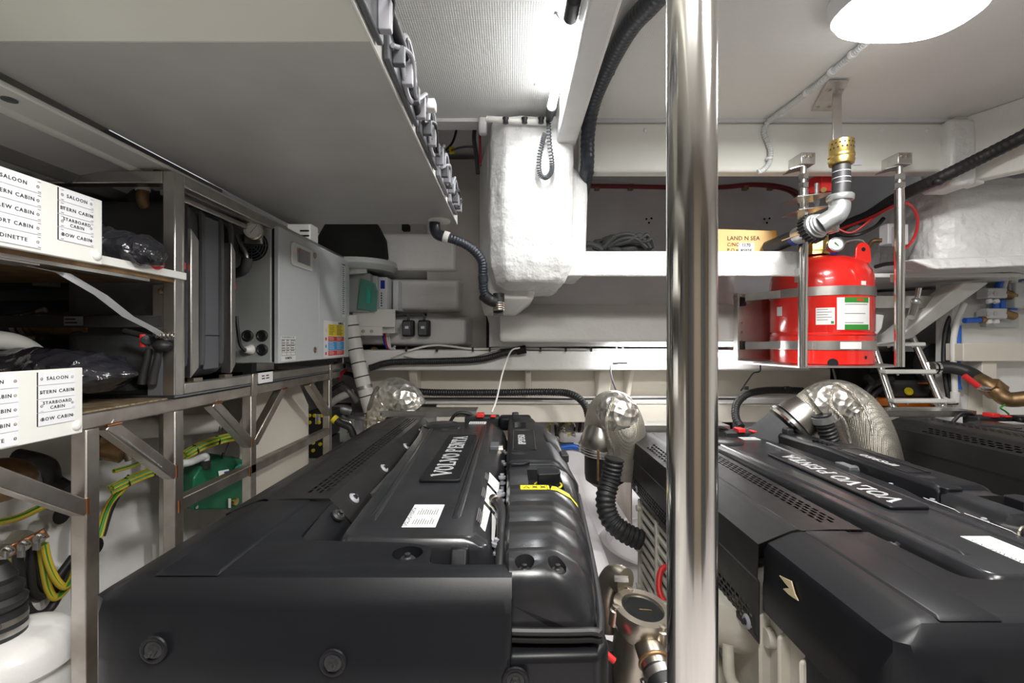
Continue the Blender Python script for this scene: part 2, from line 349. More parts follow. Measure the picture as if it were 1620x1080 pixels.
for y in (.42,.60,.928,1.32,1.72):
    M().lathe((-1.025,y,.494), [(.013,0),(.013,-.003),(.008,-.003),(.006,-.001)], n=14).build('screw', 'fan', parent=tr)
# back left: recessed wall and stepped mouldings
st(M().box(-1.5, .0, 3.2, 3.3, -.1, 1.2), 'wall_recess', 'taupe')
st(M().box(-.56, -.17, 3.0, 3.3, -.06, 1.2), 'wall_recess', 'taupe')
for i, (x1, z0, z1, y) in enumerate(((-.37,.45,.73,2.95),(-.345,.19,.42,2.90),(-.29,-.03,.17,2.84))):
    b = M().loft([[(-1.5,y,z0+.015),(x1,y,z0+.015),(x1,y,z1-.03),(-1.5,y,z1-.03)],[(-1.5,3.2,z0-.02),(x1+.07,3.2,z0-.02),(x1+.07,3.2,z1+.02),(-1.5,3.2,z1+.02)]])
    st(b, 'moulding_step', 'grp', bev=.022, seg=3, lump=.006, lumps=.2)
b = M().loft([[(-.33,2.9,-.03),(-.1,2.9,-.03),(-.1,3.3,-.03),(-.33,3.3,-.03)],[(-.28,3.0,.2),(-.16,3.0,.2),(-.16,3.3,.2),(-.28,3.3,.2)]])
# right hand end
b = M(); pl0 = rpoly([(2.28,3.3),(2.15,2.6),(2.08,2.28),(2.14,2.20),(2.75,2.08),(2.75,3.3)], [0,.1,.06,.05,0,0])
b.loft([[(x,y,z) for x,y in pl0] for z in (.345,.45,.6,.73)]+[[(x+.02,y+.06,.80) for x,y in pl0]])
st(b, 'moulding_right', 'grpr', bev=.02, seg=3, lump=.03, lumps=.10, lvl=4)
st(M().loft([[(1.86,2.12,.385),(2.6,2.05,.40),(2.6,2.4,.40),(1.86,2.4,.385)],[(1.94,2.08,.33),(2.6,2.0,.345),(2.6,2.4,.345),(1.94,2.4,.33)]]), 'moulding_lip', 'grpr', bev=.015, seg=3, lump=.006, lumps=.1)
st(M().prism([(1.80,2.26),(2.5,2.24),(2.6,2.3),(2.6,3.3),(1.80,3.3)], .318, .338), 'shelf_right', 'grp', bev=.004)
st(M().quad((1.9,3.05,-.2),(2.45,2.95,-.2),(2.45,2.62,.3),(1.7,3.2,.3)), 'hull_slope', 'grp', solid=.03)
b = M(); b.loft([[(2.28,2.3,.30),(2.42,2.3,.30),(2.42,2.42,.30),(2.28,2.42,.30)],[(2.05,2.45,.0),(2.16,2.45,.02),(2.16,2.6,.02),(2.05,2.6,.0)],[(1.75,2.5,-.04),(1.9,2.5,-.05),(1.9,2.65,-.05),(1.75,2.65,-.04)]])
st(b, 'hull_stiffener', 'grp', bev=.012, seg=3)
st(M().box(1.4, 3.1, 2.95, 3.3, -1.2, -.0), 'wall_back_right', 'grpc')
st(M().box(2.42, 3.1, 2.5, 2.6, -1.2, .33), 'wall_panel_right', 'grp', lump=.01, lumps=.3)
st(M().box(2.38, 3.1, 2.40, 2.5, -.105, -.01), 'trim_8', 'grpc', bev=.004)
st(M().box(2.50, 2.58, 2.42, 2.5, -.42, -.1), 'trim_9', 'grpc', bev=.004)
st(M().prism([(2.3,2.1),(3.1,2.1),(3.1,2.5),(2.3,2.5)], -.47, -.42), 'ledge_right', 'grp', bev=.01)
st(M().box(2.3, 3.1, 2.45, 2.5, -1.2, -.42), 'wall_right_lower', 'floorm')
# ================= ENGINES =================
SERIF = {'V': ([(0,1,.5,0),(1,1,.5,0)], [(0,1),(1,1)]), 'O': None, 'L': ([(.2,0,.2,1),(.2,0,.95,0),(.93,0,.93,.3)], [(.2,1),(.2,0)]),
 'P': ([(.2,0,.2,1),(.2,1,.7,1),(.7,1,.88,.75),(.88,.75,.7,.5),(.7,.5,.2,.5)], [(.2,0),(.2,1)]), 'E': ([(.2,0,.2,1),(.2,0,.92,0),(.2,.5,.7,.5),(.2,1,.92,1),(.9,0,.9,.25),(.9,1,.9,.75)], []),
 'N': ([(.15,0,.15,1),(.15,1,.88,0),(.88,0,.88,1)], [(.15,0),(.15,1),(.88,1)]), 'T': ([(.5,0,.5,1),(.08,1,.92,1),(.08,1,.08,.75),(.92,1,.92,.75)], [(.5,0)]),
 'A': ([(0.05,0,.5,1),(.95,0,.5,1),(.25,.35,.75,.35)], [(.05,0),(.95,0)])}
def serif_text(body, o, xd, yd, h, wd, gap, m, parent, lift=.0008):
    o, xd, yd = V(o), V(xd).normalized(), V(yd).normalized(); zd = xd.cross(yd); q = M(); x = 0
    def stroke(a, b, t):
        a, b = V((a[0],a[1],0)), V((b[0],b[1],0)); d = (b-a).normalized(); n = V((-d.y, d.x, 0))*t/2; d = d*t/2
        pts = [a-d-n, b+d-n, b+d+n, a-d+n]; W = lambda p, k: o+xd*p.x+yd*p.y+zd*(lift*k)
        q.loft([[W(p, .0) for p in pts], [W(p, 1) for p in pts]])
    for c in body:
        if c == ' ': x += wd*.45; continue
        if c == 'O':
            pts = [(x+wd*.5+wd*.42*math.cos(a*math.pi/9), h*.5+h*.48*math.sin(a*math.pi/9)) for a in range(19)]
            for a, b in zip(pts, pts[1:]): stroke(a, b, wd*.2)
        else:
            st_, sf = SERIF[c]
            for i, (a, b, c2, d) in enumerate(st_): stroke((x+a*wd, b*h), (x+c2*wd, d*h), wd*(.22 if i == 0 else .15))
            for a, b in sf: stroke((x+a*wd-wd*.18, b*h), (x+a*wd+wd*.18, b*h), wd*.09)
        x += wd+gap
    return q.build('lettering', m, parent, flat=True)
def bolt(o, ax, parent, name='cover_bolt', washer=True, s=1.0):
    o, ax = V(o), V(ax).normalized()
    if washer: w_ = M().lathe(o, [(.024*s,-.002),(.024*s,.002),(.018*s,.006),(.012*s,.006)], ax, 20).build(name, 'fan2' if washer == 2 else 'rubber', parent)
    else: w_ = None
    h = M().lathe(o, [(.012*s,0),(.012*s,.006),(.0085*s,.008),(.0085*s,.013),(.006*s,.0135)], ax, 8)
    return h.build('bolt_head' if w_ else name, 'rubber', w_ or parent)
def make_engine():
    R = thing('marine_engine', (-.24,1.35,-1.2), '', 'engine', 'marine diesel engines')
    # --- front cover: L-shaped black moulding
    out = [(-.645,.66),(.0,.66),(.0,.735),(-.115,.735),(-.135,.74),(-.14,.80),(-.185,.815),(-.39,.825),(-.405,1.028),(-.645,1.028)]
    ro = rpoly(out, [.09,.02,.015,.015,.01,.02,.02,.03,.004,.004], 5)
    def rg(z, lx, fy, rx=-.0):
        return [(max(x, lx) if x < -.5 else (min(x, rx) if x > -.1 else x), max(y, fy), z) for x, y in ro]
    m = M().loft([rg(-.535,-.645,.66), rg(-.475,-.645,.66), rg(-.465,-.642,.664), rg(-.402,-.640,.672), rg(-.385,-.632,.682), rg(-.363,-.580,.700), rg(-.360,-.565,.712)])
    fc = m.build('front_cover', 'plastic', R, bev=.006, seg=3)
    cs = []
    def cc(mesh): o = mesh.build('c', 'plastic', R); cs.append(o)
    cc(M().lathe((-.178,.775,-.36), [(.026,.02),(.026,-.002),(.020,-.026),(.001,-.026)], n=28))
    cut(fc, cs)
    ap = M().loft([[(-.635,.672,-.53),(.0,.672,-.53),(.14,.69,-.53),(.14,.9,-.53),(-.635,.9,-.53)],[(-.63,.69,-1.0),(.0,.69,-1.0),(.13,.70,-1.0),(.13,.9,-1.0),(-.63,.9,-1.0)]]).build('lower_apron', 'plastic', R, bev=.01, seg=3)
    f2 = M().loft([[(-.01,.668,z),(.13,.672,z),(.15,.70,z),(.15,.85,z),(-.01,.85,z)] for z in (-.545,-.475,-.462)]).build('front_corner_cover', 'plastic', R, bev=.012, seg=3)
    m = M().loft([[(-.552,.70,-.361),(-.452,.70,-.361),(-.452,1.027,-.361),(-.552,1.027,-.361)],[(-.546,.712,-.3565),(-.458,.712,-.3565),(-.458,1.027,-.3565),(-.546,1.027,-.3565)]]).build('raised_panel', 'plastic', fc, bev=.002)
    # sloping pocket beside the arm
    M().loft([[(-.40,.83,-.358),(-.405,1.026,-.358),(-.405,1.026,-.5),(-.40,.83,-.5)],[(-.345,.835,-.425),(-.345,1.02,-.425),(-.345,1.02,-.5),(-.345,.835,-.5)]]).build('cover_pocket', 'plastic', R, bev=.006, seg=3)
    bolt((-.378,.99,-.378), (.75,-.1,.9), R, s=.62)
    bolt((-.178,.775,-.374), (0,0,1), R, s=.62)
    for x, z in ((-.52,-.447),(-.26,-.466),(.005,-.492)):
        q = M().ring((x,.6605,z), .0165, .0038, (0,1,0), 28, 8, .8).build('bolt_recess', 'plastic', R)
        M().lathe((x,.6615,z), [(.015,0),(.015,.001),(.011,.003)], (0,-1,0), 20).build('recess_plate', 'rubber', q)
        M().lathe((x,.66,z), [(.008,0),(.0075,.006),(.0045,.007),(.0045,.012),(.003,.013)], (0,-1,0), 6).build('bolt_head', 'rubber', q)
    # --- heat shield with slots
    y0, y1 = 1.034, 2.14
    m = M(); prof = [(-.648,-.555+.0),(-.648,-.478),(-.653,-.468),(-.650,-.391)]
    def strip(a, b, ya=y0, yb=y1): m.quad((a[0],ya,a[1]),(b[0],ya,b[1]),(b[0],yb,b[1]),(a[0],yb,a[1]))
    for a, b in zip(prof, prof[1:]): strip(a, b)
    # chamfer face: plain with one slotted patch
    a, b = V((-.650,0,-.391)), V((-.576,0,-.361)); d = (b-a); L = d.length; e = d.normalized()
    lo, hi = a+e*.014, a+e*.056
    strip((a.x,a.z),(lo.x,lo.z)); strip((hi.x,hi.z),(b.x,b.z)); strip((lo.x,lo.z),(hi.x,hi.z),y0,1.50); strip((lo.x,lo.z),(hi.x,hi.z),1.95,y1)
    m.perf((lo.x,1.50,lo.z), Y1, e, 15, 3, .03, .014, .021, .0085)
    strip((-.576,-.361),(-.560,-.3575)); strip((-.560,-.3575),(-.552,-.3605)); strip((-.552,-.3605),(-.486,-.3575))
    strip((-.486,-.3575),(-.434,-.3575),y0,1.07); strip((-.486,-.3575),(-.434,-.3575),2.105,y1)
    m.perf((-.486,1.07,-.3575), Y1, X1, 36, 4, .02875, .013, .021, .0078)
    strip((-.434,-.3575),(-.416,-.3575)); strip((-.416,-.3575),(-.352,-.425))
    # side rows
    strip((-.648,-.617),(-.648,-.606)); strip((-.648,-.606),(-.648,-.554),y0,1.06); strip((-.648,-.606),(-.648,-.554),2.12,y1)
    m.perf((-.648,1.06,-.606), Y1, Z1, 44, 4, .0241, .013, .0165, .008)
    # far end closing face
    m.add([(-.648,y1,-.617),(-.648,y1,-.478),(-.65,y1,-.391),(-.576,y1,-.361),(-.416,y1,-.3575),(-.352,y1,-.425),(-.352,y1,-.617)], [tuple(range(7))])
    sh = m.build('heat_shield', 'shield', R, solid=.002, flat=True)
    for y in (1.119, 1.383, 1.67, 1.95): bolt((-.389,y,-.386), (.7,0,.7), R, 'shield_bolt', 2, .62)
    for y in (1.085, 2.05): bolt((-.649,y,-.597), (-1,0,0), R, 'shield_bolt', 2, .7)
    M().box(-.645,-.36,1.2,2.1,-.62,-.40).build('engine_side_casting', 'dark', R)
    # --- middle cover
    mp = rpoly([(-.318,.845),(-.068,.845),(-.076,1.26),(-.054,1.34),(-.050,1.70),(-.062,1.93),(-.10,2.06),(-.40,2.04),(-.365,1.8)], [.03,.03,.02,.02,.05,.05,.03,.06,.1], 4)
    def mr(z, g): 
        return [(x+(g if x > -.15 else -g*.3), y-(g*.35 if y < 1 else 0), z) for x, y in mp]
    mc = M().loft([mr(-.50,.075), mr(-.385,.030), mr(-.378,.026), mr(-.366,.004), mr(-.363,-.004)]).build('middle_cover', 'plastic2', R, bev=.004, seg=3)
    for x, ya, yb, k in ((-.285,.92,1.95,-.05),(-.115,.93,1.95,0)):
        M().loft([[(x-.010,ya,-.3635),(x+.010,ya,-.3635),(x+.012+k,yb,-.3635),(x-.012+k,yb,-.3635)],[(x-.003,ya+.02,-.358),(x+.003,ya+.02,-.358),(x+.005+k,yb-.01,-.358),(x-.005+k,yb-.01,-.358)]]).build('moulded_rib', 'plastic2', mc, bev=.002)
    M().lathe((-.30,1.97,-.372), [(.085,0),(.083,.012),(.07,.017),(.001,.018)], n=32).build('oil_cap_dome', 'plastic2', mc)
    bd = M().prism(rpoly([(-.240,1.168),(-.133,1.168),(-.133,1.735),(-.240,1.735)], .012), -.363, -.354).build('badge_plate', 'plastic', R, bev=.003, seg=3)
    serif_text('VOLVO PENTA', (-.167,1.205,-.354), (0,1,0), (-1,0,0), .044, .040, .0078, 'silver', bd)
    lb = plate((-.2155,.888,-.3625), (0,1,0), (-1,0,0), .122, .066, 'paper', R, 'data_label')
    lb2 = lb
    serif_text('VOLVO PENTA', (-.207,.893,-.3618), (0,1,0), (-1,0,0), .007, .0080, .0016, 'ink', lb, .0003)
    rows((-.199,.90,-.3618), (0,1,0), (-1,0,0), .10, .044, 9, lb, cols=2, gap=.3)
    l3 = plate((-.19,2.0,-.3625), (0,1,0), (-1,0,0), .055, .075, 'paper', R, 'data_label'); rows((-.185,2.002,-.3617), (0,1,0), (-1,0,0), .05, .065, 7, l3)
    # sloped white labels on the right flank
    for ya, yb in ((.90,1.02),(1.045,1.155),(1.18,1.27)):
        p0, p1 = V((-.0655,0,-.3685)), V((-.0375,0,-.392)); xd = (p1-p0).normalized(); n = V((.66,0,.75))
        q = M(); r = [V((p0.x,ya,p0.z)), V((p1.x,ya-.02,p1.z)), V((p1.x,yb-.02,p1.z)), V((p0.x,yb,p0.z))]; r = [v+n*.004 for v in r]; q.loft([r,[v+n*.001 for v in r]])
        sl = q.build('flank_label', 'paper', R, flat=True)
        rows(r[0]+n*.001+V((0,.01,0))+xd*.006, (0,1,0), -xd, (yb-ya)*.75, -.02, 5, sl, fill=.3)
    # --- rocker cover, two parts
    xr = lambda y: .13+(.15-.13)*min(1,(y-.70)/.15) if y < .85 else (.15+(y-.85)*.078 if y < 1.3 else (.185-(y-1.3)*.025 if y < 1.75 else .174-(y-1.75)*.10))
    def rc(y, top, ins=0, zb=-.45):
        r = xr(max(y, .70))-ins; l = -.013+ins*.3; e = -.345-top
        return [(l,y,zb),(l,y,-.36-top),(l+.008,y,e-.002),(.03,y,e),(r-.078,y,e),(r-.062,y,e-.004),(r-.030,y,e-.022),(r-.008,y,e-.05),(r,y,min(e-.07,-.415)),(r,y,zb)]
    sec = [rc(.695,.055,.012), rc(.70,.030,.006), rc(.712,.012,.002), rc(.73,.004), rc(.75,0)]; 
    for yr in (.77,.882,.993,1.105): sec += [rc(yr-.006,0), rc(yr-.001,.0035), rc(yr+.001,.0035), rc(yr+.006,0)]
    sec += [rc(1.27,0)]
    r1 = M().loft(sec).build('rocker_cover', 'plastic2', R)
    cs = []
    for x in (.020,.073): cc(M().lathe((x,.727,-.345), [(.0155,.03),(.0165,.0),(.013,-.026),(.001,-.026)], n=24))
    cc(M().box(.040,.128,1.105,1.225,-.372,-.30))
    cut(r1, cs)
    for x in (.020,.073): bolt((x,.727,-.369), (0,0,1), R, s=.5)
    lip = M().tube([(-.016,.70,-.438),(.0,.688,-.438),(.115,.688,-.438),(.136,.70,-.438),(.155,.85,-.438),(.177,1.13,-.438),(.189,1.30,-.438)], .006, 8).build('cover_flange', 'rubber', r1)
    M().tube([(-.016,.70,-.450),(.0,.688,-.450),(.115,.688,-.450),(.136,.70,-.450),(.155,.85,-.450),(.177,1.13,-.450),(.189,1.30,-.450)], .005, 8).build('cover_seal', 'hole', r1)
    cap = M().prism(rpoly([(.062,1.125),(.118,1.133),(.125,1.165),(.108,1.19),(.066,1.185)], .008), -.356, -.328).build('filler_cap', 'plastic', R, bev=.004, seg=3)
    M().ring((.092,1.155,-.364), .034, .0025, n=24).build('cap_seal', 'yellow', cap)
    def rc2(y, dz=0, add=0): 
        r = xr(y)+.004+add; e = -.333+dz
        return [(-.016,y,-.47),(-.016,y,e-.012),(-.006,y,e),(r-.075,y,e),(r-.055,y,e-.008),(r-.012,y,e-.055),(r,y,e-.075),(r-.004,y,-.47)]
    r2 = M().loft([rc2(1.275,-.012), rc2(1.285,-.003), rc2(1.30), rc2(1.62), rc2(1.68,.002,.012), rc2(1.78,.002,.014), rc2(1.84,-.003,0), rc2(2.06,-.008), rc2(2.12,-.02)]).build('rear_rocker_cover', 'plastic', R, bev=.003)
    M().prism(rpoly([(-.010,1.255),(.035,1.255),(.055,1.285),(-.010,1.285)], .012), -.40, -.336).build('cover_tongue', 'plastic', r2, bev=.004, seg=3)
    fr = M().tube([(.003,1.395,-.332),(.006,1.70,-.332),(.080,1.70,-.332),(.072,1.395,-.332)], .0022, 6, smooth=False, closed=True).build('badge_outline', 'plastic2', r2)
    text('IPS950', .034, (.034,1.545,-.3322), (0,1,0), (-1,0,0), 'silver', r2, sx=1.65, bold=.0008)
    for i in range(4): M().tube([(.008,1.76+i*.026,-.332),(.03,1.767+i*.026,-.331),(.055,1.76+i*.026,-.332)], .006, 6).build('vent_rib', 'plastic', r2)
    M().loft([[(.022+.024*math.cos(a),1.352+.016*math.sin(a),z) for a in [i*math.pi/12 for i in range(24)]] for z in (-.3335,-.3322)]).build('lift_eye_hole', 'hole', r2)
    for y in (1.50,1.74): M().box(xr(y)-.022,xr(y)+.004,y-.03,y+.03,-.392,-.366).build('side_clip', 'rubber', r2, bev=.004)
    # big side hump
    M().loft([[(.095,1.46,-.36),(.19,1.46,-.42),(.195,1.78,-.42),(.09,1.78,-.36)],[(.115,1.53,-.330),(.165,1.54,-.358),(.168,1.72,-.358),(.11,1.72,-.330)]]).build('side_hump', 'plastic', r2, bev=.01, seg=3)
    # yellow warning label: flat piece plus the piece lying down the slope
    wl = plate((.020,1.062,-.3452), (1,0,0), (0,1,0), .062, -.030, 'yellow', R, 'warning_label')
    sec2 = []
    for px in (.082,): pass
    q = M(); pts = [(xr(1.07)-.084,-.3442),(xr(1.07)-.062,-.3478),(xr(1.07)-.030,-.3658),(xr(1.07)-.012,-.388)]
    for (xa, za), (xb, zb) in zip(pts, pts[1:]): q.quad((xa,1.062,za),(xb,1.062,zb),(xb,1.091,zb),(xa,1.091,za))
    q.build('label_flap', 'yellow', wl, flat=True, norm=False)
    q = M()
    for cx in (.034,.054,.073):
        a = [(cx-.007,1.069),(cx+.007,1.069),(cx,1.084)] if cx == .034 else None
        if a:
            for s_, e_ in zip(a, a[1:]+a[:1]): q.bar((*s_,-.3440),(*e_,-.3440), .0016, .0004)
        else:
            q.bar((cx-.006,1.070,-.344),(cx+.006,1.084,-.344), .003, .0004); q.bar((cx+.006,1.070,-.3438),(cx-.006,1.084,-.3438), .003, .0004)
    q.build('warning_symbols', 'ink', wl, flat=True)
    # --- the gap with injectors and pipes
    gp = M().box(-.05,-.01,.80,2.0,-.50,-.455).build('gap_shade_strip', 'hole', R)  # black strip standing in for the shade deep in the gap
    for i, y in enumerate((.86,1.0,1.14,1.28,1.42,1.56)):
        q = M().cyl((-.028,y,-.455),(-.028,y,-.372),.006,n=10); q.lathe((-.028,y,-.385), [(.011,0),(.011,.006),(.006,.007)], n=10); q.lathe((-.028,y,-.40), [(.011,0),(.011,.004)], n=10)
        q.build('injector_connector', 'fan2', R)
    M().tube([(-.045,1.08,-.372),(-.024,1.0,-.366),(-.02,.88,-.372),(-.022,.78,-.44)], .0105).build('fuel_hose', 'rubber', R)
    M().ring((-.037,1.045,-.368), .0125, .003, (.3,-1,0), 14).build('hose_clip', 'cupro', R)
    M().prismX([(.775,-.50),(.83,-.50),(.83,-.37),(.80,-.362),(.775,-.40)], -.108, -.078).build('lifting_bracket', 'plastic', R, bev=.004)
    M().lathe((-.045,1.56,-.372), [(.018,0),(.018,.014),(.010,.016)], (1,0,0), 16).build('brass_fitting', 'cupro', R)
    M().box(-.075,-.045,1.53,1.60,-.372,-.352).build('sensor_plug', 'fan', R, bev=.003)
    # rear: connectors, bracket plate
    q = M().box(-.22,-.06,2.11,2.19,-.40,-.35).build('fuse_block', 'rubber', R, bev=.006)
    M().box(-.165,-.13,2.10,2.15,-.352,-.333).build('red_terminal', 'redp', q, bev=.003)
    M().box(-.10,-.075,2.10,2.14,-.352,-.343).build('red_terminal', 'redp', q, bev=.003)
    M().tube([(-.30,2.16,-.39),(-.26,2.15,-.34),(-.20,2.16,-.345),(-.15,2.2,-.38)], .008).build('wiring_loom', 'rubber', R)
    M().box(-.06,.09,2.08,2.16,-.41,-.345).build('breather_housing', 'plastic', R, bev=.015, seg=3)
    M().box(.0,.03,2.0,2.04,-.35,-.315).build('sensor_plug', 'rubber', R, bev=.005)
    q = M().box(-.62,-.17,2.17,2.30,-.335,-.331).build('rear_bracket_plate', 'steel', R)
    M().box(-.62,-.17,2.17,2.173,-.36,-.332).build('bracket_flange', 'steel', q)
    M().prismX([(2.16,-.36),(2.5,-.36),(2.5,-.8),(2.16,-.8)], -.645, -.64).build('rear_side_plate', 'cupro', R)
    for z in (-.40,-.46): bolt((-.646,2.22,z), (-1,0,0), R, 'plate_bolt', False, .8)
    # --- painted block below
    blk = M().box(-.60,.10,.93,2.10,-1.08,-.50).build('engine_block', 'cream', R, bev=.03, seg=3)
    gr = M().box(-.625,-.60,1.55,2.08,-1.08,-.62).build('cooler_casing', 'cream', R, bev=.006)
    q = M()
    for i in range(9): q.bar((-.630,1.60,-.66-i*.045), (-.630,2.03,-.66-i*.045), .012, .018)
    for y in (1.575,1.81,2.05): q.bar((-.632,y,-.64),(-.632,y,-1.06), .02, .02, (0,1,0))
    q.build('cooler_rib', 'cream', gr, bev=.003)
    q = M()
    for i in range(8): q.box(-.6265,-.6245,1.60,2.03,-.69-i*.045,-.674-i*.045)
    q.build('cooler_slot', 'dark', gr)
    for y in (1.575,2.05):
        for z in (-.68,-.86,-1.03): M().cyl((-.65,y,z),(-.62,y,z), .014, n=10).build('casing_bolt', 'cream', gr)
    M().lathe((-.58,1.28,-.60), [(.001,.0),(.155,0),(.165,-.05),(.15,-.10),(.10,-.145),(.03,-.165),(.001,-.165)], n=36).build('filter_bowl', 'cream', R)
    M().tube([(-.60,1.5,-.80),(-.64,1.3,-.84),(-.62,1.0,-.98)], .03).build('coolant_pipe', 'cream', R)
    M().tube([(-.66,1.16,-.70),(-.66,1.14,-.78),(-.62,1.10,-.80)], .014).build('oil_pipe', 'cream', R)
    q = M()
    for i in range(5): q.prismY([(-.615,-.54),(-.645,-.56),(-.640,-.90),(-.60,-1.0)], .74+i*.075, .75+i*.075)
    q.box(-.62,-.60,.72,1.08,-1.05,-.54); q.build('sump_casting', 'cream', R, bev=.006)
    M().lathe((-.622,1.03,-.60), [(.022,0),(.020,.015),(.001,.016)], (-1,0,0), 16).build('sump_plug', 'cream', R)
    q = M(); q.box(.10,.145,.95,2.05,-.95,-.47); q.build('starboard_casting', 'dark', R, bev=.01)
    for y in (1.0,1.9):
        for x in (-.50,-.02): M().box(x-.06,x+.06,y-.06,y+.06,-1.201,-1.06).build('engine_mount', 'cream', R, bev=.01)
    return R
eng = make_engine()
e2 = copy_tree(eng); e2.location += V((1.21,0,-.07)); LOC[e2.name] = LOC[eng.name]+V((1.21,0,-.07))
e3 = copy_tree(eng); e3.location += V((2.385,0,0))
for o in kids(e2):
    if o.name.startswith('engine_mount'):
        pass
eng['label'] = 'black-covered marine diesel engine beside the steel rack, fully in view'
e2['label'] = 'black-covered marine diesel engine behind the polished pole, torn paper patch on cover'
e3['label'] = 'black-covered marine diesel engine below the ladder, only its slotted shield visible'
# torn patch on the middle engine only
y_, z_ = .93, -.60+.07
q = M(); o_ = [(1234,910),(1240,913),(1253,919),(1256,930),(1259,940),(1264,950),(1256,945),(1249,940),(1240,931),(1244,930),(1250,930),(1243,922)]
pr = [V((.5655, .5655*720/(a-810), (540-b)/720*(.5655*720/(a-810)))) for a, b in o_]
base = LOC[e2.name]; me_ = M().loft([pr, [p+V((-.002,0,0)) for p in pr]]).build('torn_patch', 'patch', e2, flat=True)
# ================= LEFT SIDE =================
# overhead locker panel: grey underside, cream sloping front strip coloured lighter for the light it catches
o = M().loft([[(-.99,.79,.52),(-.245,.79,.52),(-.245,2.02,.52),(-.99,2.02,.52)],[(-.99,.79,.545),(-.245,.79,.545),(-.245,2.02,.545),(-.99,2.02,.545)]]).build('overhead_panel', 'slab', label='large grey overhead panel hung under the ceiling above the steel rack', cat='panel', bev=.002)
M().loft([[(-.99,.788,.518),(-.245,.788,.518),(-.245,.788,.545),(-.99,.788,.545)],[(-1.3,.50,.655),(-.308,.50,.655),(-.308,.50,.68),(-1.3,.50,.68)]]).build('front_strip', 'slab_lit', o, bev=.002, label='cream strip')
M().box(-.2455,-.242,.5,2.02,.518,.56).build('edge_trim', 'board', o)
M().lathe((-.312,1.955,.52), [(.048,0),(.046,-.008),(.035,-.010),(.001,-.010)], n=28).build('drain_flange', 'board', o)
# row of plastic modules along the panel edge
for i, y in enumerate((.66,.98,1.27,1.55,1.80)):
    L = (.30,.27,.26,.22,.19)[i]
    t = thing('fan_module', (-.225,y,.53), ('grey plastic fan module on the panel edge, '+('nearest, cut by the top of the frame','second along','third along, with the white plug','fourth along','last, nearest the drain pipe')[i]), 'fan', 'fan modules along the overhead panel edge')
    M().box(-.240,-.228,y-L/2,y+L/2,.525,.60).build('module_frame', 'fan2' if i > 2 else 'fan', t, bev=.003)
    M().ring((-.222,y,.585), .060 if i < 3 else .048, .006, (1,0,0), 28, 8, .8).build('fan_rim', 'fan2', t)
    M().lathe((-.222,y,.585), [(.02,0),(.02,.012),(.014,.014)], (1,0,0), 20).build('fan_hub', 'fan', t)
    for k in range(4):
        a = math.pi/4+k*math.pi/2; M().bar((-.220,y+.018*math.cos(a),.585+.018*math.sin(a)), (-.220,y+.058*math.cos(a)*(.8 if i>2 else 1),.585+.058*math.sin(a)*(.8 if i>2 else 1)), .010, .006).build('fan_spoke', 'fan', t)
    for k in range(4):
        yy = y-L/2+.03+k*(L-.06)/3
        M().box(-.228,-.206,yy-.008,yy+.008,.53,.565+.02*(k%2)).build('clip', ('fan','fan2')[k%2], t, bev=.002)
    M().tube([(-.222,y-L/2,.55),(-.205,y-L*.2,.58),(-.212,y+L*.1,.54),(-.205,y+L*.4,.59),(-.22,y+L/2,.55)], .0045, 8).build('wire', 'fan2' if i%2 else 'rubber', t)
    M().tube([(-.236,y-L/2,.60),(-.232,y,.635-.02*(i>2)),(-.236,y+L/2,.60)], .006, 8).build('guard_hoop', 'fan', t)
M().box(-.215,-.19,1.12,1.15,.575,.60).build('white_plug', 'white', bev=.003, label='small white connector on the fan module row', cat='connector')
M().tube([(-.24,.5,.56),(-.225,.7,.60),(-.222,.95,.585),(-.228,1.08,.545)], .012, 10).build('black_sleeve', 'rubber', label='black sleeve curving along the near end of the overhead panel edge', cat='sleeve')
# drain elbow and hose to the lower fitting
t = thing('drain_hose', (-.30,1.96,.42), 'dark grey plastic drain elbow and ribbed hose below the overhead panel corner', 'hose')
M().tube([P(688,346,1.955),P(688,360,1.955),P(692,370,1.955),P(704,375,1.955)], .0235, 16).build('elbow', 'navy', t)
M().tube([P(700,374,1.955),P(722,380,1.96),P(745,392,1.98),P(762,412,2.0),P(764,440,2.02),P(766,462,2.04),P(778,474,2.06)], .020, 16, corr=(.012,.0009)).build('ribbed_hose', 'navy', t)
M().tube([P(702,374,1.955),P(710,376.5,1.956)], .0255, 16, smooth=False).build('hose_clamp', 'hosep', t)
M().tube([P(764,436,2.02),P(765,446,2.024)], .023, 14, smooth=False).build('hose_clamp', 'navy', t)
M().tube([P(764,466,2.04),P(775,474,2.06),P(787,478,2.06)], .027, 14).build('swivel', 'rubber', t)
t = thing('bilge_fitting', P(789,490,2.08), 'black and chrome pipe fitting in the notch under the moulded column', 'fitting')
M().cyl(P(789,464,2.07),P(789,478,2.07), .026).build('collar', 'rubber', t)
q = M()
for k in range(4): q.ring(P(789,479+k*3.5,2.07), .022, .005, n=20)
q.build('threads', 'cupro', t, kind='stuff')
M().box(-.085,-.04,2.08,2.10,.12,.22).build('back_plate', 'dark', t)
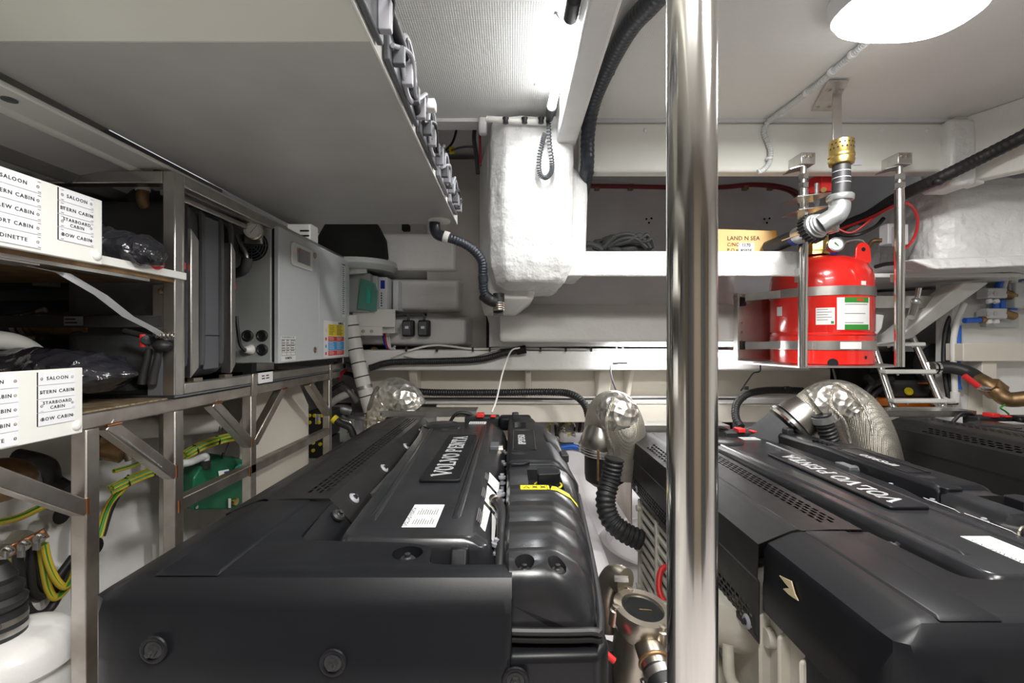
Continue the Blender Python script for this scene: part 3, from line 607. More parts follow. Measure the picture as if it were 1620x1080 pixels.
# cables in the dark recess behind
for i, (pts, r, m, l) in enumerate((
  ([(695,182,2.3),(694,198,2.3),(688,210,2.35)], .012, 'redd', 'short red pipe end showing behind the ceiling edge'),
  ([(722,184,2.6),(722,205,2.6),(716,225,2.6),(705,238,2.6)], .007, 'rubber', 'thin black cable hanging from the ceiling edge in the dark recess'),
  ([(708,240,2.6),(730,233,2.5),(752,232,2.3)], .006, 'fan', 'thin grey cable running across the dark recess to the column'),
  ([(752,196,2.15),(750,220,2.15),(754,250,2.15),(756,275,2.15)], .010, 'rubber', 'black cable down the left edge of the moulded column'),
  ([(759,212,2.12),(760,262,2.12)], .006, 'redd', 'thin red cable beside the black one on the column edge'))):
    M().tube([P(*p) for p in pts], r, 8).build('cable', m, label=l, cat='cable')
M().box(*[c for c in (P(711,0,2.58).x,P(719,0,2.58).x)],2.57,2.59,P(0,243,2.58).z,P(0,233,2.58).z).build('yellow_tag', 'yellow', label='small yellow tag on the cables in the recess', cat='tag', bev=.002)
M().box(P(757,0,2.02).x,P(770,0,2.02).x,2.02,2.06,P(0,213,2.04).z,P(0,187,2.04).z).build('junction_box', 'white', bev=.01, seg=3, label='small white junction box at the top left of the column', cat='box')
# ---------- steel rack ----------
X = -.95; s = .035
R = thing('steel_rack', (-1.2,1.5,-1.2), 'welded square-tube steel rack along the hull side carrying the machinery', 'rack')
def tb(a, b, nm, w_=s, h_=s, m='weld', up=(0,0,1)): return M().bar(a, b, w_, h_, up).build(nm, m, R, bev=.003)
xc = X-s/2
for y in (1.032,1.30,1.675,2.385):
    tb((xc,y,-1.2),(xc,y,-.197),'post', up=(0,1,0)); 
    if y > 1.4: tb((-1.27,y,-1.2),(-1.27,y,-.197),'post', up=(0,1,0))
tb((xc,-.5,-.1795),(xc,2.52,-.1795),'deck_rail'); tb((-1.40,-.5,-.1795),(-1.40,2.52,-.1795),'deck_rail')
for y in (1.0,1.32,1.9,2.5): tb((-.97,y,-.18),(-1.40,y,-.18),'cross_member')
for (ya, yb) in ((.765,1.02),(1.075,1.29),(1.455,1.665),(1.905,1.69),(2.15,2.375)):
    tb((xc+.002,ya,-.195),(xc+.002,yb,-.375),'brace', s*.95, s*.95)
tb((xc,1.31,-.468),(xc,2.38,-.468),'lower_rail'); 
for p in ((1.3,-.2),(1.675,-.2),(2.385,-.2),(1.30,-.468)): pass
q = M()
for y, z in ((1.03,-.365),(1.30,-.365),(1.675,-.365),(1.31,-.468),(1.66,-.468)):
    q = M().tube([(X+.0005,y-.012,z-.02),(X+.001,y-.013,z+.015)], .004, 8, smooth=False); q.build('weld_bead', 'copper', R)
for y in (1.085,1.47,1.90,2.16): M().tube([(X+.0005,y-.02,-.197),(X+.001,y+.02,-.197)], .004, 8, smooth=False).build('weld_bead', 'copper', R)
rows((X+.003,1.10,-.225), (0,.76,-.65), (0,.65,.76), .18, .008, 1, R, 'inkg', 'stamped_print', cols=14, gap=.35)
M().box(-1.40,-.97,-.5,2.5,-.163,-.159).build('deck_tray', 'deck', R)
M().box(-1.38,X-.001,1.28,2.5,-.1605,-.152).build('rubber_strip', 'rubber', R)
M().tube([(X+.001,1.28+i*.02,-.157) for i in range(62)], .003, 6, smooth=False).build('strip_beading', 'fan', R)
for y in (1.675,2.38): M().box(X,X+.008,y-.02,y+.01,-.20,-.118).build('joint_plate', 'weld', R, bev=.002)
# ---------- skid frame of the machinery above ----------
R2 = thing('machinery_frame', (-1.2,1.9,-.15), 'box frame of brushed steel tube standing on the rack around the machinery', 'frame')
def fb(a, b, nm, w_=.035, h_=.035, m='steel', up=(0,0,1)): return M().bar(a, b, w_, h_, up).build(nm, m, R2, bev=.003)
fb((xc,1.3,-.155),(xc,1.3,.481),'corner_post', up=(0,1,0)); fb((-1.62,1.3,-.155),(-1.62,1.3,.481),'corner_post', up=(0,1,0))
fb((xc,2.58,-.155),(xc,2.58,-.05),'corner_post', up=(0,1,0))
M().box(X-.012,X+.0015,1.314,1.3185,-.15,.46).build('post_bead', 'chrome2', R2)
fb((-1.9,1.3,.4635),(X-.036,1.3,.4635),'top_rail'); fb((xc,1.3178,.4635),(xc,2.61,.4635),'top_rail', .035,.035)
fb((xc,1.32,-.138),(xc,2.61,-.138),'base_rail', .035, .032)
fb((xc-.045,1.32,.435),(xc-.045,2.3,.435),'cable_tray', .02,.02,'steel')
fb((-1.9,1.33,.058),(X-.06,1.33,.058),'mid_rail', .03,.035,'dark')
M().box(X-.09,X-.035,1.316,1.322,-.08,.165).build('bolted_plate', 'steel', R2, bev=.002)
for z in (.145,.008): M().lathe((X-.062,1.316,z), [(.012,0),(.012,.003),(.007,.003),(.007,.008),(.001,.009)], (0,-1,0), 12).build('plate_bolt', 'cupro', R2)
M().box(X-.075,X-.035,1.281,1.31,-.155,.0).build('corner_guard', 'fan', R2)
M().box(X+.001,X+.004,1.70,1.80,-.158,-.118).build('name_plate', 'white', R2); rows((X+.004,1.72,-.128), (0,1,0), (0,0,1), .06, .02, 2, R2, 'ink', cols=2)
pl = plate((-1.29,1.311,.072), (1,0,0), (0,0,1), .055, .026, 'alu', R2, 'rating_plate'); rows((-1.286,1.3095,.067), (1,0,0), (0,0,1), .048, .02, 2, pl, 'ink')
# dark boards added to blacken the space inside the frame
inner = [((-2.1,-1.0,2.2,2.25,-.15,.44),'machinery_back_panel','flat black panel closing the back of the machinery frame','panel')]
M().box(-1.95,-1.02,1.95,1.98,-.15,.44).build('shade_backing_board', 'dark', label='added dark board that blackens the space behind the bagged machinery', cat='board')
M().box(-1.98,-1.95,.2,1.95,-.15,.44).build('shade_side_board', 'dark', label='added dark board that blackens the outer side of the machinery frame', cat='board')
# shelf with white edge
R3 = thing('equipment_shelf', (-1.2,.9,.17), 'shelf board with white edge strip running back to the frame post', 'shelf')
M().box(-.952,-.938,.2,1.312,.177,.197).build('edge_strip', 'board', R3, bev=.001)
M().box(-1.5,-.95,.2,1.30,.178,.184).build('shelf_board', 'board', R3)
q = M().box(-1.5,-.952,.2,1.285,.166,.177); q.build('underside_board', 'bronze', R3)
M().box(-.985,-.955,.2,1.2,.158,.166).build('track', 'steel', R3)
q = M().loft([[(-1.02,.83,.155),(-.965,.83,.155),(-.965,.83,.160),(-1.02,.83,.160)],[(-1.02,.93,.155),(-.965,.93,.155),(-.965,.93,.160),(-1.02,.93,.160)]]).build('bracket_foot', 'steel', R3)
# flat grey strap from the shelf to the post
M().loft([[V(p)+V((0,0,k)) for k in (0,.002)]+[V(p)+V((0,.035,k)) for k in (.002,0)] for p in ((-1.0,.93,.155),(-.975,.97,.148),(-.965,1.05,.108),(-.968,1.13,.062),(-.972,1.21,.034),(-.968,1.27,.004))]).build('flat_strap', 'alu', label='flat grey metal strap slanting from the shelf to the frame post', cat='strap')
t = thing('black_levers', (-1.0,1.27,-.11), 'pair of black padded handles hanging from a joint by the frame post', 'handle')
for dx in (0,.028): M().tube([(-.985-dx,1.27,-.02),(-.99-dx,1.27,-.05),(-1.0-dx,1.27,-.09),(-1.005-dx,1.27,-.118)], .009, 10, rfun=lambda t: .008+.004*t).build('handle', 'rubber', t)
M().tube([(-1.09,1.28,.03),(-1.03,1.275,.015),(-.975,1.27,.0),(-.95,1.265,-.018)], .008).build('link_bar', 'rubber', t)
M().ball((-.972,1.265,-.012), (.025,.02,.016)).build('joint', 'rubber', t)
M().ball((-1.02,1.27,.004), .014).build('knuckle', 'fan', t); M().tube([(-1.03,1.27,.02),(-1.03,1.27,-.015)], .008).build('red_collar', 'redp', t)
q = M(); 
for k in range(5): q.ring((-.985+k*.011,1.262,.016), .007, .003, (1,.4,0), 10, 6)
q.build('cable_chain', 'cupro', t, kind='stuff')
M().tube([(-.988,1.262,.016),(-.94,1.262,.016)], .0012, 6, smooth=False).build('cable_tie', 'rubber', t)
# bronze elbow pipe with clamps
t = thing('bronze_pipe', (-1.35,1.37,.0), 'tarnished bronze pipe with hose clamps lying inside the frame', 'pipe')
M().tube([P(45,512,1.38),P(60,511,1.38),P(110,512,1.38),P(148,514,1.38)], .036, 20).build('pipe_body', 'bronze', t)
for px in (57,146): M().tube([P(px,512,1.38),P(px+7,512,1.38)], .040, 20, smooth=False).build('rim', 'bronze', t)
M().cyl(P(152,516,1.38),P(172,516,1.38), .024, n=6).build('hex_nut', 'bronze', t)
for px in (34,46): M().tube([P(px,513,1.38),P(px+8,513,1.38)], .038, 20, smooth=False).build('hose_clamp', 'steel', t)
M().tube([P(-40,516,1.38),P(35,513,1.38)], .034, 16, smooth=False).build('hose_end', 'rubber', t)
M().tube([P(60,493,1.35),P(72,490,1.35)], .008).build('clamp_screw', 'cupro', t); M().tube([P(38,533,1.35),P(60,534,1.35)], .008).build('clamp_screw', 'cupro', t)
# black cylinders behind
for (x0, y0_, x1, y1_, r, l) in ((170,516,230,520,.035,'black hose joining the bronze pipe behind the levers'),(195,520,195,600,.03,'upright black pipe behind the levers'),(225,470,232,600,.028,'upright black hose against the frame corner')):
    M().tube([P(x0,y0_,1.45),P((x0+x1)/2,(y0_+y1_)/2,1.46),P(x1,y1_,1.45)], r, 14).build('black_hose', 'rubber', label=l, cat='hose')
M().cyl(P(30,590,1.5),P(240,590,1.5), .11, n=28).build('compressor_body', 'dark', label='dark cylindrical compressor body lying behind the lower black bag', cat='compressor')
for (x, r, l) in ((205,.007,'thin steel rod upright inside the frame behind the levers'),): M().cyl(P(x,500,1.42),P(x,560,1.42), r).build('steel_rod', 'steel', label=l, cat='rod')
M().box(*(P(50,0,1.6).x,P(75,0,1.6).x),1.6,1.65,P(0,452,1.6).z,P(0,432,1.6).z).build('terminal_block', 'hullg', bev=.004, label='small brown block on the rail at the back of the frame', cat='block')
M().tube([P(-20,468,1.6),P(255,463,1.6)], .02, 4, smooth=False).build('rear_bar', 'foam', label='dark flat bar across the back of the frame above the plate', cat='bar')
for i, (px, py, r) in enumerate(((150,430,.03),(185,425,.02),(215,430,.022))):
    M().cyl(P(px,py-10,1.5),P(px,py+25,1.5), r).build('relay', ('cobalt','hullg','dark')[i], label=('dark blue cylindrical relay hanging under the shelf','small brown relay second under the shelf','small black relay under the shelf nearest the frame post')[i], cat='relay')
# white hose at the left
M().tube([P(-60,545,1.05),P(-20,538,1.1),P(20,542,1.15),P(50,556,1.2),P(78,580,1.24)], .024, 16).build('white_hose', 'hosep', label='thick white hose arching into the frame above the black bag', cat='hose')
# bagged bundles
def bagform(pts, rs, name, label, flatz=.6):
    pts = catmull(pts, 6); n = len(pts); rnd = random.Random(len(name)+n); rings = []
    for i, p in enumerate(pts):
        t_ = i/(n-1)*(len(rs)-1); k = int(min(t_, len(rs)-2)); r = rs[k]+(rs[k+1]-rs[k])*(t_-k)
        rings.append([p+V((0,math.cos(a)*r*1.2, math.sin(a)*r*flatz))*(1+rnd.uniform(-.12,.12)) for a in [2*math.pi*j/16 for j in range(16)]])
    return M().loft(rings).build(name, 'bag', label=label, cat='bag', lump=.016, lumps=.07, lvl=2)
bagform([P(-60,588,1.15),P(20,582,1.15),P(100,583,1.17),P(160,590,1.18),P(216,592,1.2)], (.07,.075,.085,.08,.006), 'wrapped_bundle', 'black polythene wrapped bundle behind the lower sign board')
bagform([P(60,345,1.14),P(130,370,1.14),P(180,390,1.14),P(235,398,1.15),P(249,405,1.15)], (.07,.075,.06,.05,.02), 'wrapped_bundle', 'black polythene wrapped bundle on the shelf behind the upper sign board', .75)
M().ball(P(247,418,1.2), (.017,.02,.014)).build('bottle_stopper', 'redp', label='small red cap on the shelf at the end of the upper bag', cat='cap')
t = thing('drain_valve', P(225,330,1.42), 'brass drain valve with white collar hanging under the frame top rail', 'valve')
M().cyl(P(226,285,1.36),P(226,296,1.36), .016).build('nut', 'bronze', t); M().cyl(P(226,296,1.36),P(226,302,1.36), .019).build('white_collar', 'hosep', t)
M().tube([P(226,302,1.36),P(226,318,1.36),P(232,330,1.37)], .016).build('valve_stem', 'bronze', t)
M().ball(P(232,325,1.44), .055).build('float_ball', 'rubber', t)
M().tube([P(250,310,1.46),P(256,340,1.45),P(256,385,1.45),P(240,398,1.45)], .03).build('black_hose', 'rubber', label='black hose curling down from the ball valve inside the frame', cat='hose')
M().cyl(P(95,286,1.4),P(95,292,1.4), .014).build('pipe_stub', 'bronze', label='tiny brass stub under the frame top rail beside the upper sign board', cat='pipe')
M().ball(P(125,305,1.45), (.06,.06,.035)).build('black_cover', 'rubber', label='rounded black cover peeping above the upper sign board', cat='cover')
M().box(P(224,0,1.5).x,P(262,0,1.5).x,1.5,1.55,P(0,392,1.5).z,P(0,347,1.5).z).build('grey_junction', 'hullg', label='brownish box behind the black hose inside the frame', cat='box')
# ---------- engraved sign boards ----------
def signboard(xp, yend, ztop, zbot, lab, colA, colB, yA, yB, wz, zt):
    t = thing('sign_board', (xp,.8,zbot), lab, 'sign board')
    M().box(xp-.012,xp,.45,yend,zbot,ztop).build('board', 'board', t, bev=.002)
    M().ball((xp,yend-.014,zbot+.018), (.006,.011,.011)).build('screw_cap', 'board', t)
    for (ya, yb_, names) in ((yA[0],yA[1],colA),(yB[0],yB[1],colB)):
        for i, nm in enumerate(names):
            z = zt-i*wz
            g = plate((xp+.0005,ya,z), (0,1,0), (0,0,1), yb_-ya, wz-.0012, 'tag', t, 'name_plate', t=.0016)
            xx = xp+.0022; W_ = yb_-ya; ls = nm.split('|')
            for k, ln in enumerate(ls): text(ln, .0098 if len(ls) == 1 else .0090, (xx,(ya+yb_)/2,z-wz/2+(.0052-.0104*k if len(ls) == 2 else 0)), (0,1,0), (0,0,1), 'ink', g, 'lettering', lift=.0003, bold=.00012, sp=1.22)
            for yy in (ya+.006, yb_-.006):
                sc = M().lathe((xx-.0005,yy,z-wz/2), [(.0030,0),(.0030,.0006),(.0012,.0007),(.0011,.0001)], (1,0,0), 10).build('screw', 'cupro', g)
            q = M()
            for yy in (ya+.0035, yb_-.0065):
                for zz in (z-.003, z-wz+.0042): q.box(xx-.0006,xx-.0001,yy,yy+.006,zz-.0012,zz)
            q.build('slot_mark', 'ink', g, kind='stuff')
            M().box(xp,xp+.0012,ya-.0015,ya,z-wz+.001,z).build('plate_edge', 'ink', g)
signboard(-.90, 1.0, .309, .168, 'upper white sign board of engraved cabin name plates, fixed along the shelf edge', ['SALOON','STERN CABIN','CREW CABIN','PORT CABIN','DINETTE'], ['SALOON','STERN CABIN','STARBOARD|CABIN','BOW CABIN'], (.772,.868), (.9025,.977), .0262, .306)
signboard(-.943, 1.0, -.057, -.2, 'lower white sign board of engraved cabin name plates, fixed along the rack rail', ['SALOON','STERN CABIN','CREW CABIN','PORT CABIN','DINETTE'], ['SALOON','STERN CABIN','STARBOARD|CABIN','BOW CABIN'], (.772,.868), (.9045,.98), .0272, -.0615)
# ---------- insulated tank with stainless straps ----------
t = thing('insulated_tank', (-1.1,1.53,-.12), 'upright dark grey insulated tank between two stainless channels inside the frame', 'tank')
M().box(-1.35,-.985,1.35,1.60,-.115,.43).build('tank_body', 'foam', t, bev=.06, seg=5)
for y in (1.372,1.435,1.53,1.585):
    q = M().tube([(-.990,y,-.07),(-.980,y,-.03),(-.980,y,.36),(-.990,y,.40),(-1.03,y,.425)], .010, 8).build('insulation_roll', 'foam', t)
M().box(-.987,-.977,1.447,1.518,-.09,.40).build('centre_sheet', 'fan', t, bev=.004)
M().box(-.978,-.9755,1.447,1.518,.018,.021).build('sheet_joint', 'hole', t)
for y0_, y1_ in ((1.365,1.40),(1.56,1.585)):
    M().loft([[(-1.0,y0_,-.11),(-.962,y0_,-.11),(-.962,y1_,-.08),(-1.0,y1_,-.08)],[(-1.0,y0_,.34),(-.962,y0_,.34),(-.962,y1_,.31),(-1.0,y1_,.31)]]).build('stainless_channel', 'steel', t, bev=.003)
for z in (.02,.0): pass
M().box(-.995,-.975,1.345,1.36,.215,.235).build('red_tab', 'redp', t)
M().box(-1.03,-1.0,1.62,1.65,.19,.21).build('red_tab', 'redp', t)
for y in (1.40,1.55): M().box(-.985,-.965,y-.02,y+.02,-.122,-.112).build('foot', 'cupro', t)
M().box(-1.18,-1.02,1.78,1.95,-.12,-.085).build('support_bracket', 'steel', label='stainless support bracket below the control cabinet side', cat='bracket')
M().box(-1.045,-1.01,1.765,1.80,-.13,-.085).build('rubber_block', 'hole', label='small black block under the control cabinet corner', cat='block')
# ---------- control cabinet ----------
t = thing('control_cabinet', (-1.05,2.2,-.085), 'light grey electrical control cabinet with display and warning sticker on the rack', 'cabinet')
M().box(-1.105,-.955,1.80,2.60,-.085,.457).build('cabinet_body', 'cab_shaded', t, bev=.003)
d = M().box(-.951,-.930,1.815,2.190,-.088,.460).build('cabinet_door', 'cab', t, bev=.004)
d2 = M().box(-.951,-.930,2.194,2.605,-.088,.460).build('fixed_panel', 'cab', t, bev=.004)
M().box(-.957,-.948,1.81,2.60,-.08,.45).build('door_gasket', 'hole', t)
xd = -.930
g = M().prismX(rpoly([(1.92,.322),(2.10,.322),(2.11,.335),(2.11,.41),(2.10,.423),(1.92,.423),(1.91,.41),(1.91,.335)], .008), xd, xd+.008).build('display_bezel', 'board', d, bev=.003)
q = M().box(xd+.007,xd+.0095,1.972,2.055,.343,.405).build('display_screen', 'glass', t); 
M().box(xd+.007,xd+.0092,1.955,1.968,.343,.405).build('display_keys', 'alu', t); M().box(xd+.0092,xd+.010,1.957,1.966,.382,.398).build('display_logo', 'redp', t)
M().box(xd+.007,xd+.0092,2.058,2.078,.343,.405).build('display_keys', 'alu', t)
for z in (.405,-.040): 
    k = M().lathe((xd,2.145,z), [(.015,0),(.014,.004),(.009,.005),(.008,.003)], (1,0,0), 18).build('door_lock', 'cupro', t)
lb = plate((xd+.0005,1.83,.022), (0,1,0), (0,0,1), .125, .102, 'paper', t, 'rating_label'); xl = xd+.0015
rows((xl,1.838,.020), (0,1,0), (0,0,1), .105, .009, 1, lb, 'ink', cols=8, gap=.3); rows((xl,1.835,.007), (0,1,0), (0,0,1), .115, .052, 5, lb, cols=3, lift=.0003)
q = M()
for z in (.008,-.014,-.034,-.046,-.058): q.box(xl,xl+.0004,1.835,1.95,z,z+.0012)
for y in (1.835,1.875,1.91,1.949): q.box(xl,xl+.0004,y,y+.0012,-.058,.008)
q.build('table_lines', 'ink', lb, kind='stuff'); text('DOMETIC', .013, (xl,1.892,-.069), (0,1,0), (0,0,1), 'ink', lb, lift=.0003, bold=.0003)
lb = plate((xd+.0005,2.245,.105), (0,1,0), (0,0,1), .285, .185, 'paper', t, 'warning_sticker'); 
text('DOMETIC', .017, (xl,2.47,.096), (0,1,0), (0,0,1), 'ink', lb, lift=.0003, bold=.0003)
zt = .088
for h, m_, sm in ((.062,'yellow','ink'),(.027,'redp','paper'),(.046,'lblue','paper'),(.027,'redp','paper')):
    p = plate((xl,2.30,zt), (0,1,0), (0,0,1), .215, h-.002, m_, lb, 'colour_band', t=.0004); rows((xl+.0005,2.308,zt-.003), (0,1,0), (0,0,1), .205, h-.008, max(2,int(h/.008)), p if False else lb, sm, cols=2, gap=.2, fill=.3, lift=.0004); zt -= h
for z, m_ in ((.055,'yellow'),(.013,'redp'),(-.024,'lblue'),(-.06,'redp')): M().lathe((xl,2.272,z), [(.009,0),(.009,.0005)] if m_ != 'yellow' else [(.011,0),(.011,.0005)], (1,0,0), 3 if m_ == 'yellow' else 14).build('hazard_symbol', m_, lb)
rows((xl,2.40,-.066), (0,1,0), (0,0,1), .07, .008, 1, lb, lift=.0003)
lb = plate((xd+.0005,2.485,.432), (0,1,0), (0,0,1), .052, .30, 'paper', t, 'strip_label'); 
text('DOMETIC', .0105, (xl,2.511,.422), (0,1,0), (0,0,1), 'ink', lb, lift=.0003, bold=.0003); rows((xl,2.49,.410), (0,1,0), (0,0,1), .042, .265, 24, lb, 'inkg', fill=.5)
# things on the side of the cabinet that faces the camera (Y = 1.80)
for px, py in ((392,531),(415,531),(415,553)):
    c_ = P(px,py,1.80); M().lathe(c_, [(.023,-.002),(.023,.004),(.017,.008),(.014,.004),(.001,.003)], (0,-1,0), 22).build('blank_grommet', 'rubber', t)
c_ = P(397,553,1.80); g = M().lathe(c_, [(.020,-.002),(.020,.006),(.016,.012),(.012,.03),(.001,.03)], (-.3,-1,0), 12).build('cable_gland', 'hosep', t)
M().tube([P(388,555,1.76),P(380,545,1.75),P(376,520,1.74),P(374,500,1.74)], .006).build('gland_cable', 'rubber', t)
c_ = P(398,388,1.79); q = M()
for k in range(5): q.ring(c_, .012+k*.011, .0025, (0,1,0), 28, 6)
for k in range(4):
    a = k*math.pi/4; q.bar(c_-V((math.cos(a),0,math.sin(a)))*.06, c_+V((math.cos(a),0,math.sin(a)))*.06, .003,.003)
g_ = q.build('fan_grille', 'fan', t, kind='stuff'); M().lathe(c_+V((0,.004,0)), [(.06,0),(.06,.006)], (0,1,0), 28).build('fan_opening', 'hole', t)
t = thing('pressure_gauge', P(400,365,1.74), 'round white-faced pressure gauge on a steel plate by the cabinet', 'gauge')
a_, b_ = P(386,342,1.75), P(413,385,1.75)
M().loft([[(a_.x,1.75,b_.z),(b_.x,1.75,b_.z),(b_.x,1.75,a_.z-.012),(a_.x,1.75,a_.z)],[(a_.x,1.765,b_.z),(b_.x,1.765,b_.z),(b_.x,1.765,a_.z-.012),(a_.x,1.765,a_.z)]]).build('gauge_plate', 'steel', t, bev=.002)
c_ = P(402,366,1.745); g = M().lathe(c_, [(.036,0),(.036,.02),(.031,.022),(.031,.016),(.001,.016)], (.25,-1,0), 28).build('gauge_case', 'cupro', t)
ax = V((.25,-1,0)).normalized(); f_ = M().lathe(c_+ax*.017, [(.0305,0),(.0305,.001)], ax, 28).build('gauge_face', 'paper', t)
xr_ = V((1,.25,0)).normalized(); q = M(); cc_ = c_+ax*.0185
q.bar(cc_-xr_*.010-Z1*.012, cc_+xr_*.014+Z1*.019, .0022,.001); q.build('gauge_needle', 'ink', t)
q = M()
for k in range(22):
    a = math.radians(-45+k*270/21); dv = xr_*math.cos(a)+Z1*math.sin(a); q.bar(cc_+dv*.023, cc_+dv*.027, .0012, .0008)
q.build('gauge_scale', 'ink', t, kind='stuff')
M().tube([P(376,372,1.74),P(380,385,1.73),P(388,400,1.72),P(390,410,1.72)], .009).build('gauge_line', 'steel', t)
M().tube([P(391,408,1.72),P(388,422,1.72),P(380,430,1.73),P(366,433,1.75)], .019, 14).build('foam_hose', 'foam', label='short dark foam-covered hose bending under the pressure gauge', cat='hose')
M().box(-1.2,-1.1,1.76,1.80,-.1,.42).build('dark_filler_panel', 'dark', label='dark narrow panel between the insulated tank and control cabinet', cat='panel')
# ---------- behind/around the cabinet ----------
t = thing('breaker_box', P(585,450,2.75), 'grey breaker enclosure with green tinted window beyond the control cabinet', 'box')
a_, b_ = P(548,490,2.70), P(600,420,2.70); c0 = P(604,482,2.72)
M().box(-1.03,-.83,2.66,2.92,.17,.40).build('enclosure_body', 'cab_shaded', t, bev=.008)
M().box(-.83,-.80,2.70,2.88,.18,.39).build('enclosure_lid', 'cab', t, bev=.006)
M().prismY([(-.90,.19),(-.79,.175),(-.785,.29),(-.80,.34),(-.88,.37)], 2.645,2.665).build('tinted_window', 'window', t, bev=.003)
M().prismY([(-.845,.22),(-.82,.22),(-.82,.30),(-.845,.32)], 2.640,2.646).build('breaker_switches', 'teal', t)
for z in (.27,.36): M().lathe((-.98,2.66,z), [(.016,0),(.016,.002),(.001,.002)], (0,-1,0), 16).build('knockout', 'cab_shaded', t)
M().prismY([(-1.05,.38),(-1.05,.47),(-.84,.42),(-.84,.395)], 2.62,2.64).build('mounting_plate', 'board', label='pale sloping plate above the breaker enclosure', cat='plate')
t = thing('battery_charger', (-.72,2.9,.2), 'slim white and blue electronic unit beside the breaker enclosure', 'charger')
M().box(-.80,-.745,2.72,2.95,.19,.385).build('unit_body', 'tag', t, bev=.006); M().box(-.785,-.76,2.718,2.722,.315,.365).build('blue_logo', 'cobalt', t)
M().cyl((-.765,2.75,.19),(-.765,2.75,.16), .014).build('brass_terminal', 'brass', t); rows((-.785,2.7195,.21), (0,0,1), (-1,0,0), .09, .018, 1, t, 'ink', cols=6, gap=.3)
M().box(-.735,-.70,2.80,3.0,.19,.38).build('electronic_unit', 'tag', bev=.006, label='second slim white electronic unit, farther than the first', cat='charger')
t = thing('trunking', (-.85,2.7,.03), 'cream cable trunking with lid below the breaker enclosure', 'trunking')
M().box(-1.05,-.70,2.72,2.9,.05,.085).build('trunking_base', 'board', t); M().box(-.94,-.69,2.68,2.70,.085,.19).build('trunking_lid', 'board', t, bev=.003)
M().box(-1.05,-.76,2.66,2.68,.035,.085).build('trunking_front', 'board', t)
for x in (-.93,-.87,-.82): M().lathe((x,2.66,.06), [(.010,0),(.010,.003),(.001,.004)], (0,-1,0), 12).build('screw', 'cupro', t)
for i in range(3): M().tube([(-1.2,2.7+.03*i,.13+.03*i),(-1.05,2.7+.03*i,.10+.035*i),(-.95,2.72,.13+.03*i)], .022, 12).build('white_pipe', 'hosep', label=('lowest white pipe entering the trunking','middle white pipe entering the trunking','topmost white pipe entering the trunking')[i], cat='pipe')
# white lagged pipe with black ties
t = thing('lagged_pipe', P(570,590,2.62), 'fat white lagged pipe with black ties slanting down beyond the rack', 'pipe')
pp = [P(553,500,2.62),P(560,540,2.62),P(572,595,2.6),P(587,650,2.6),P(592,668,2.6)]
M().tube(pp, .042, 18).build('lagging', 'hosep', t); cp = catmull(pp, 8)
for k in (3,7,10,13,16,20,24,27):
    if k < len(cp)-1: M().tube([cp[k], cp[k]+(cp[k+1]-cp[k]).normalized()*.006], .0435, 18, smooth=False).build('black_tie', 'rubber', t)
M().tube([cp[18], cp[18]+(cp[19]-cp[18]).normalized()*.02], .046, 18, smooth=False).build('steel_clamp', 'steel', t)
# black ventilation drum
t = thing('ventilator', (-.95,2.78,.40), 'big black ventilator on a pale rim above the control cabinet', 'ventilator')
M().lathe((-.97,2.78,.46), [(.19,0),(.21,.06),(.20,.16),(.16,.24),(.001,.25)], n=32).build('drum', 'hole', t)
M().lathe((-.92,2.78,.42), [(.19,0),(.215,.03),(.21,.06)], n=32).build('rim', 'cab_shaded', t)
t = thing('relay_housing', (-1.1,2.35,.49), 'small cream electrical housing with slots above the cabinet top', 'box')
M().box(-1.14,-1.02,2.3,2.4,.48,.60).build('housing_body', 'board', t, bev=.008)
for z in (.53,.555): M().box(-1.07,-1.025,2.297,2.30,z,z+.008).build('slot', 'hole', t)
# small wire bundle + two switches on wall
t = thing('wire_loom', (-.74,2.75,.4), 'bundle of thin blue and white wires down the wall beyond the cabinet', 'wires')
for i, (m_, dx) in enumerate((('cobalt',0),('gcond',.015),('rubber',-.012),('hosep',.026))): M().tube([P(540+i*2,352,2.9),P(553,372,2.9)+V((dx,0,0)),P(562,395,2.9)+V((dx,0,0)),P(566,425,2.9)+V((dx,0,0))], .007, 6).build('wire', m_, t)
for k in (.3,.6): pass
for i, px in enumerate((646,671)):
    c_ = P(px,519,2.8); t = thing('wall_switch', c_-V((0,0,.05)), ('black wall switch box nearer the cabinet, under the moulding steps','black wall switch box nearer the moulded column, under the moulding steps')[i], 'switch', 'black switch boxes')
    M().box(c_.x-.036,c_.x+.036,2.78,2.84,c_.z-.052,c_.z+.050).build('switch_body', 'rubber', t, bev=.012, seg=3)
    M().box(c_.x-.030,c_.x+.020,2.77,2.782,c_.z-.042,c_.z+.040).build('switch_face', 'fan', t, bev=.004)
    M().box(c_.x-.014,c_.x+.008,2.768,2.771,c_.z-.004,c_.z+.012).build('switch_print', 'paper', t)
    M().tube([c_+V((0,0,.05)),c_+V((.0,0,.075)),c_+V((-.03,.02,.085)),c_+V((-.12,.02,.08))], .008).build('switch_cable', 'fan', t)
for i, px in enumerate((591,641)): 
    M().box(P(px-6,0,2.9).x,P(px+6,0,2.9).x,2.90,2.95,P(0,364,2.9).z,P(0,354,2.9).z).build('cable_clip', 'hole', bev=.006, label=('small black cable clip on the top moulding, left one','small black cable clip on the top moulding, right one')[i], cat='clip', grp='cable clips')
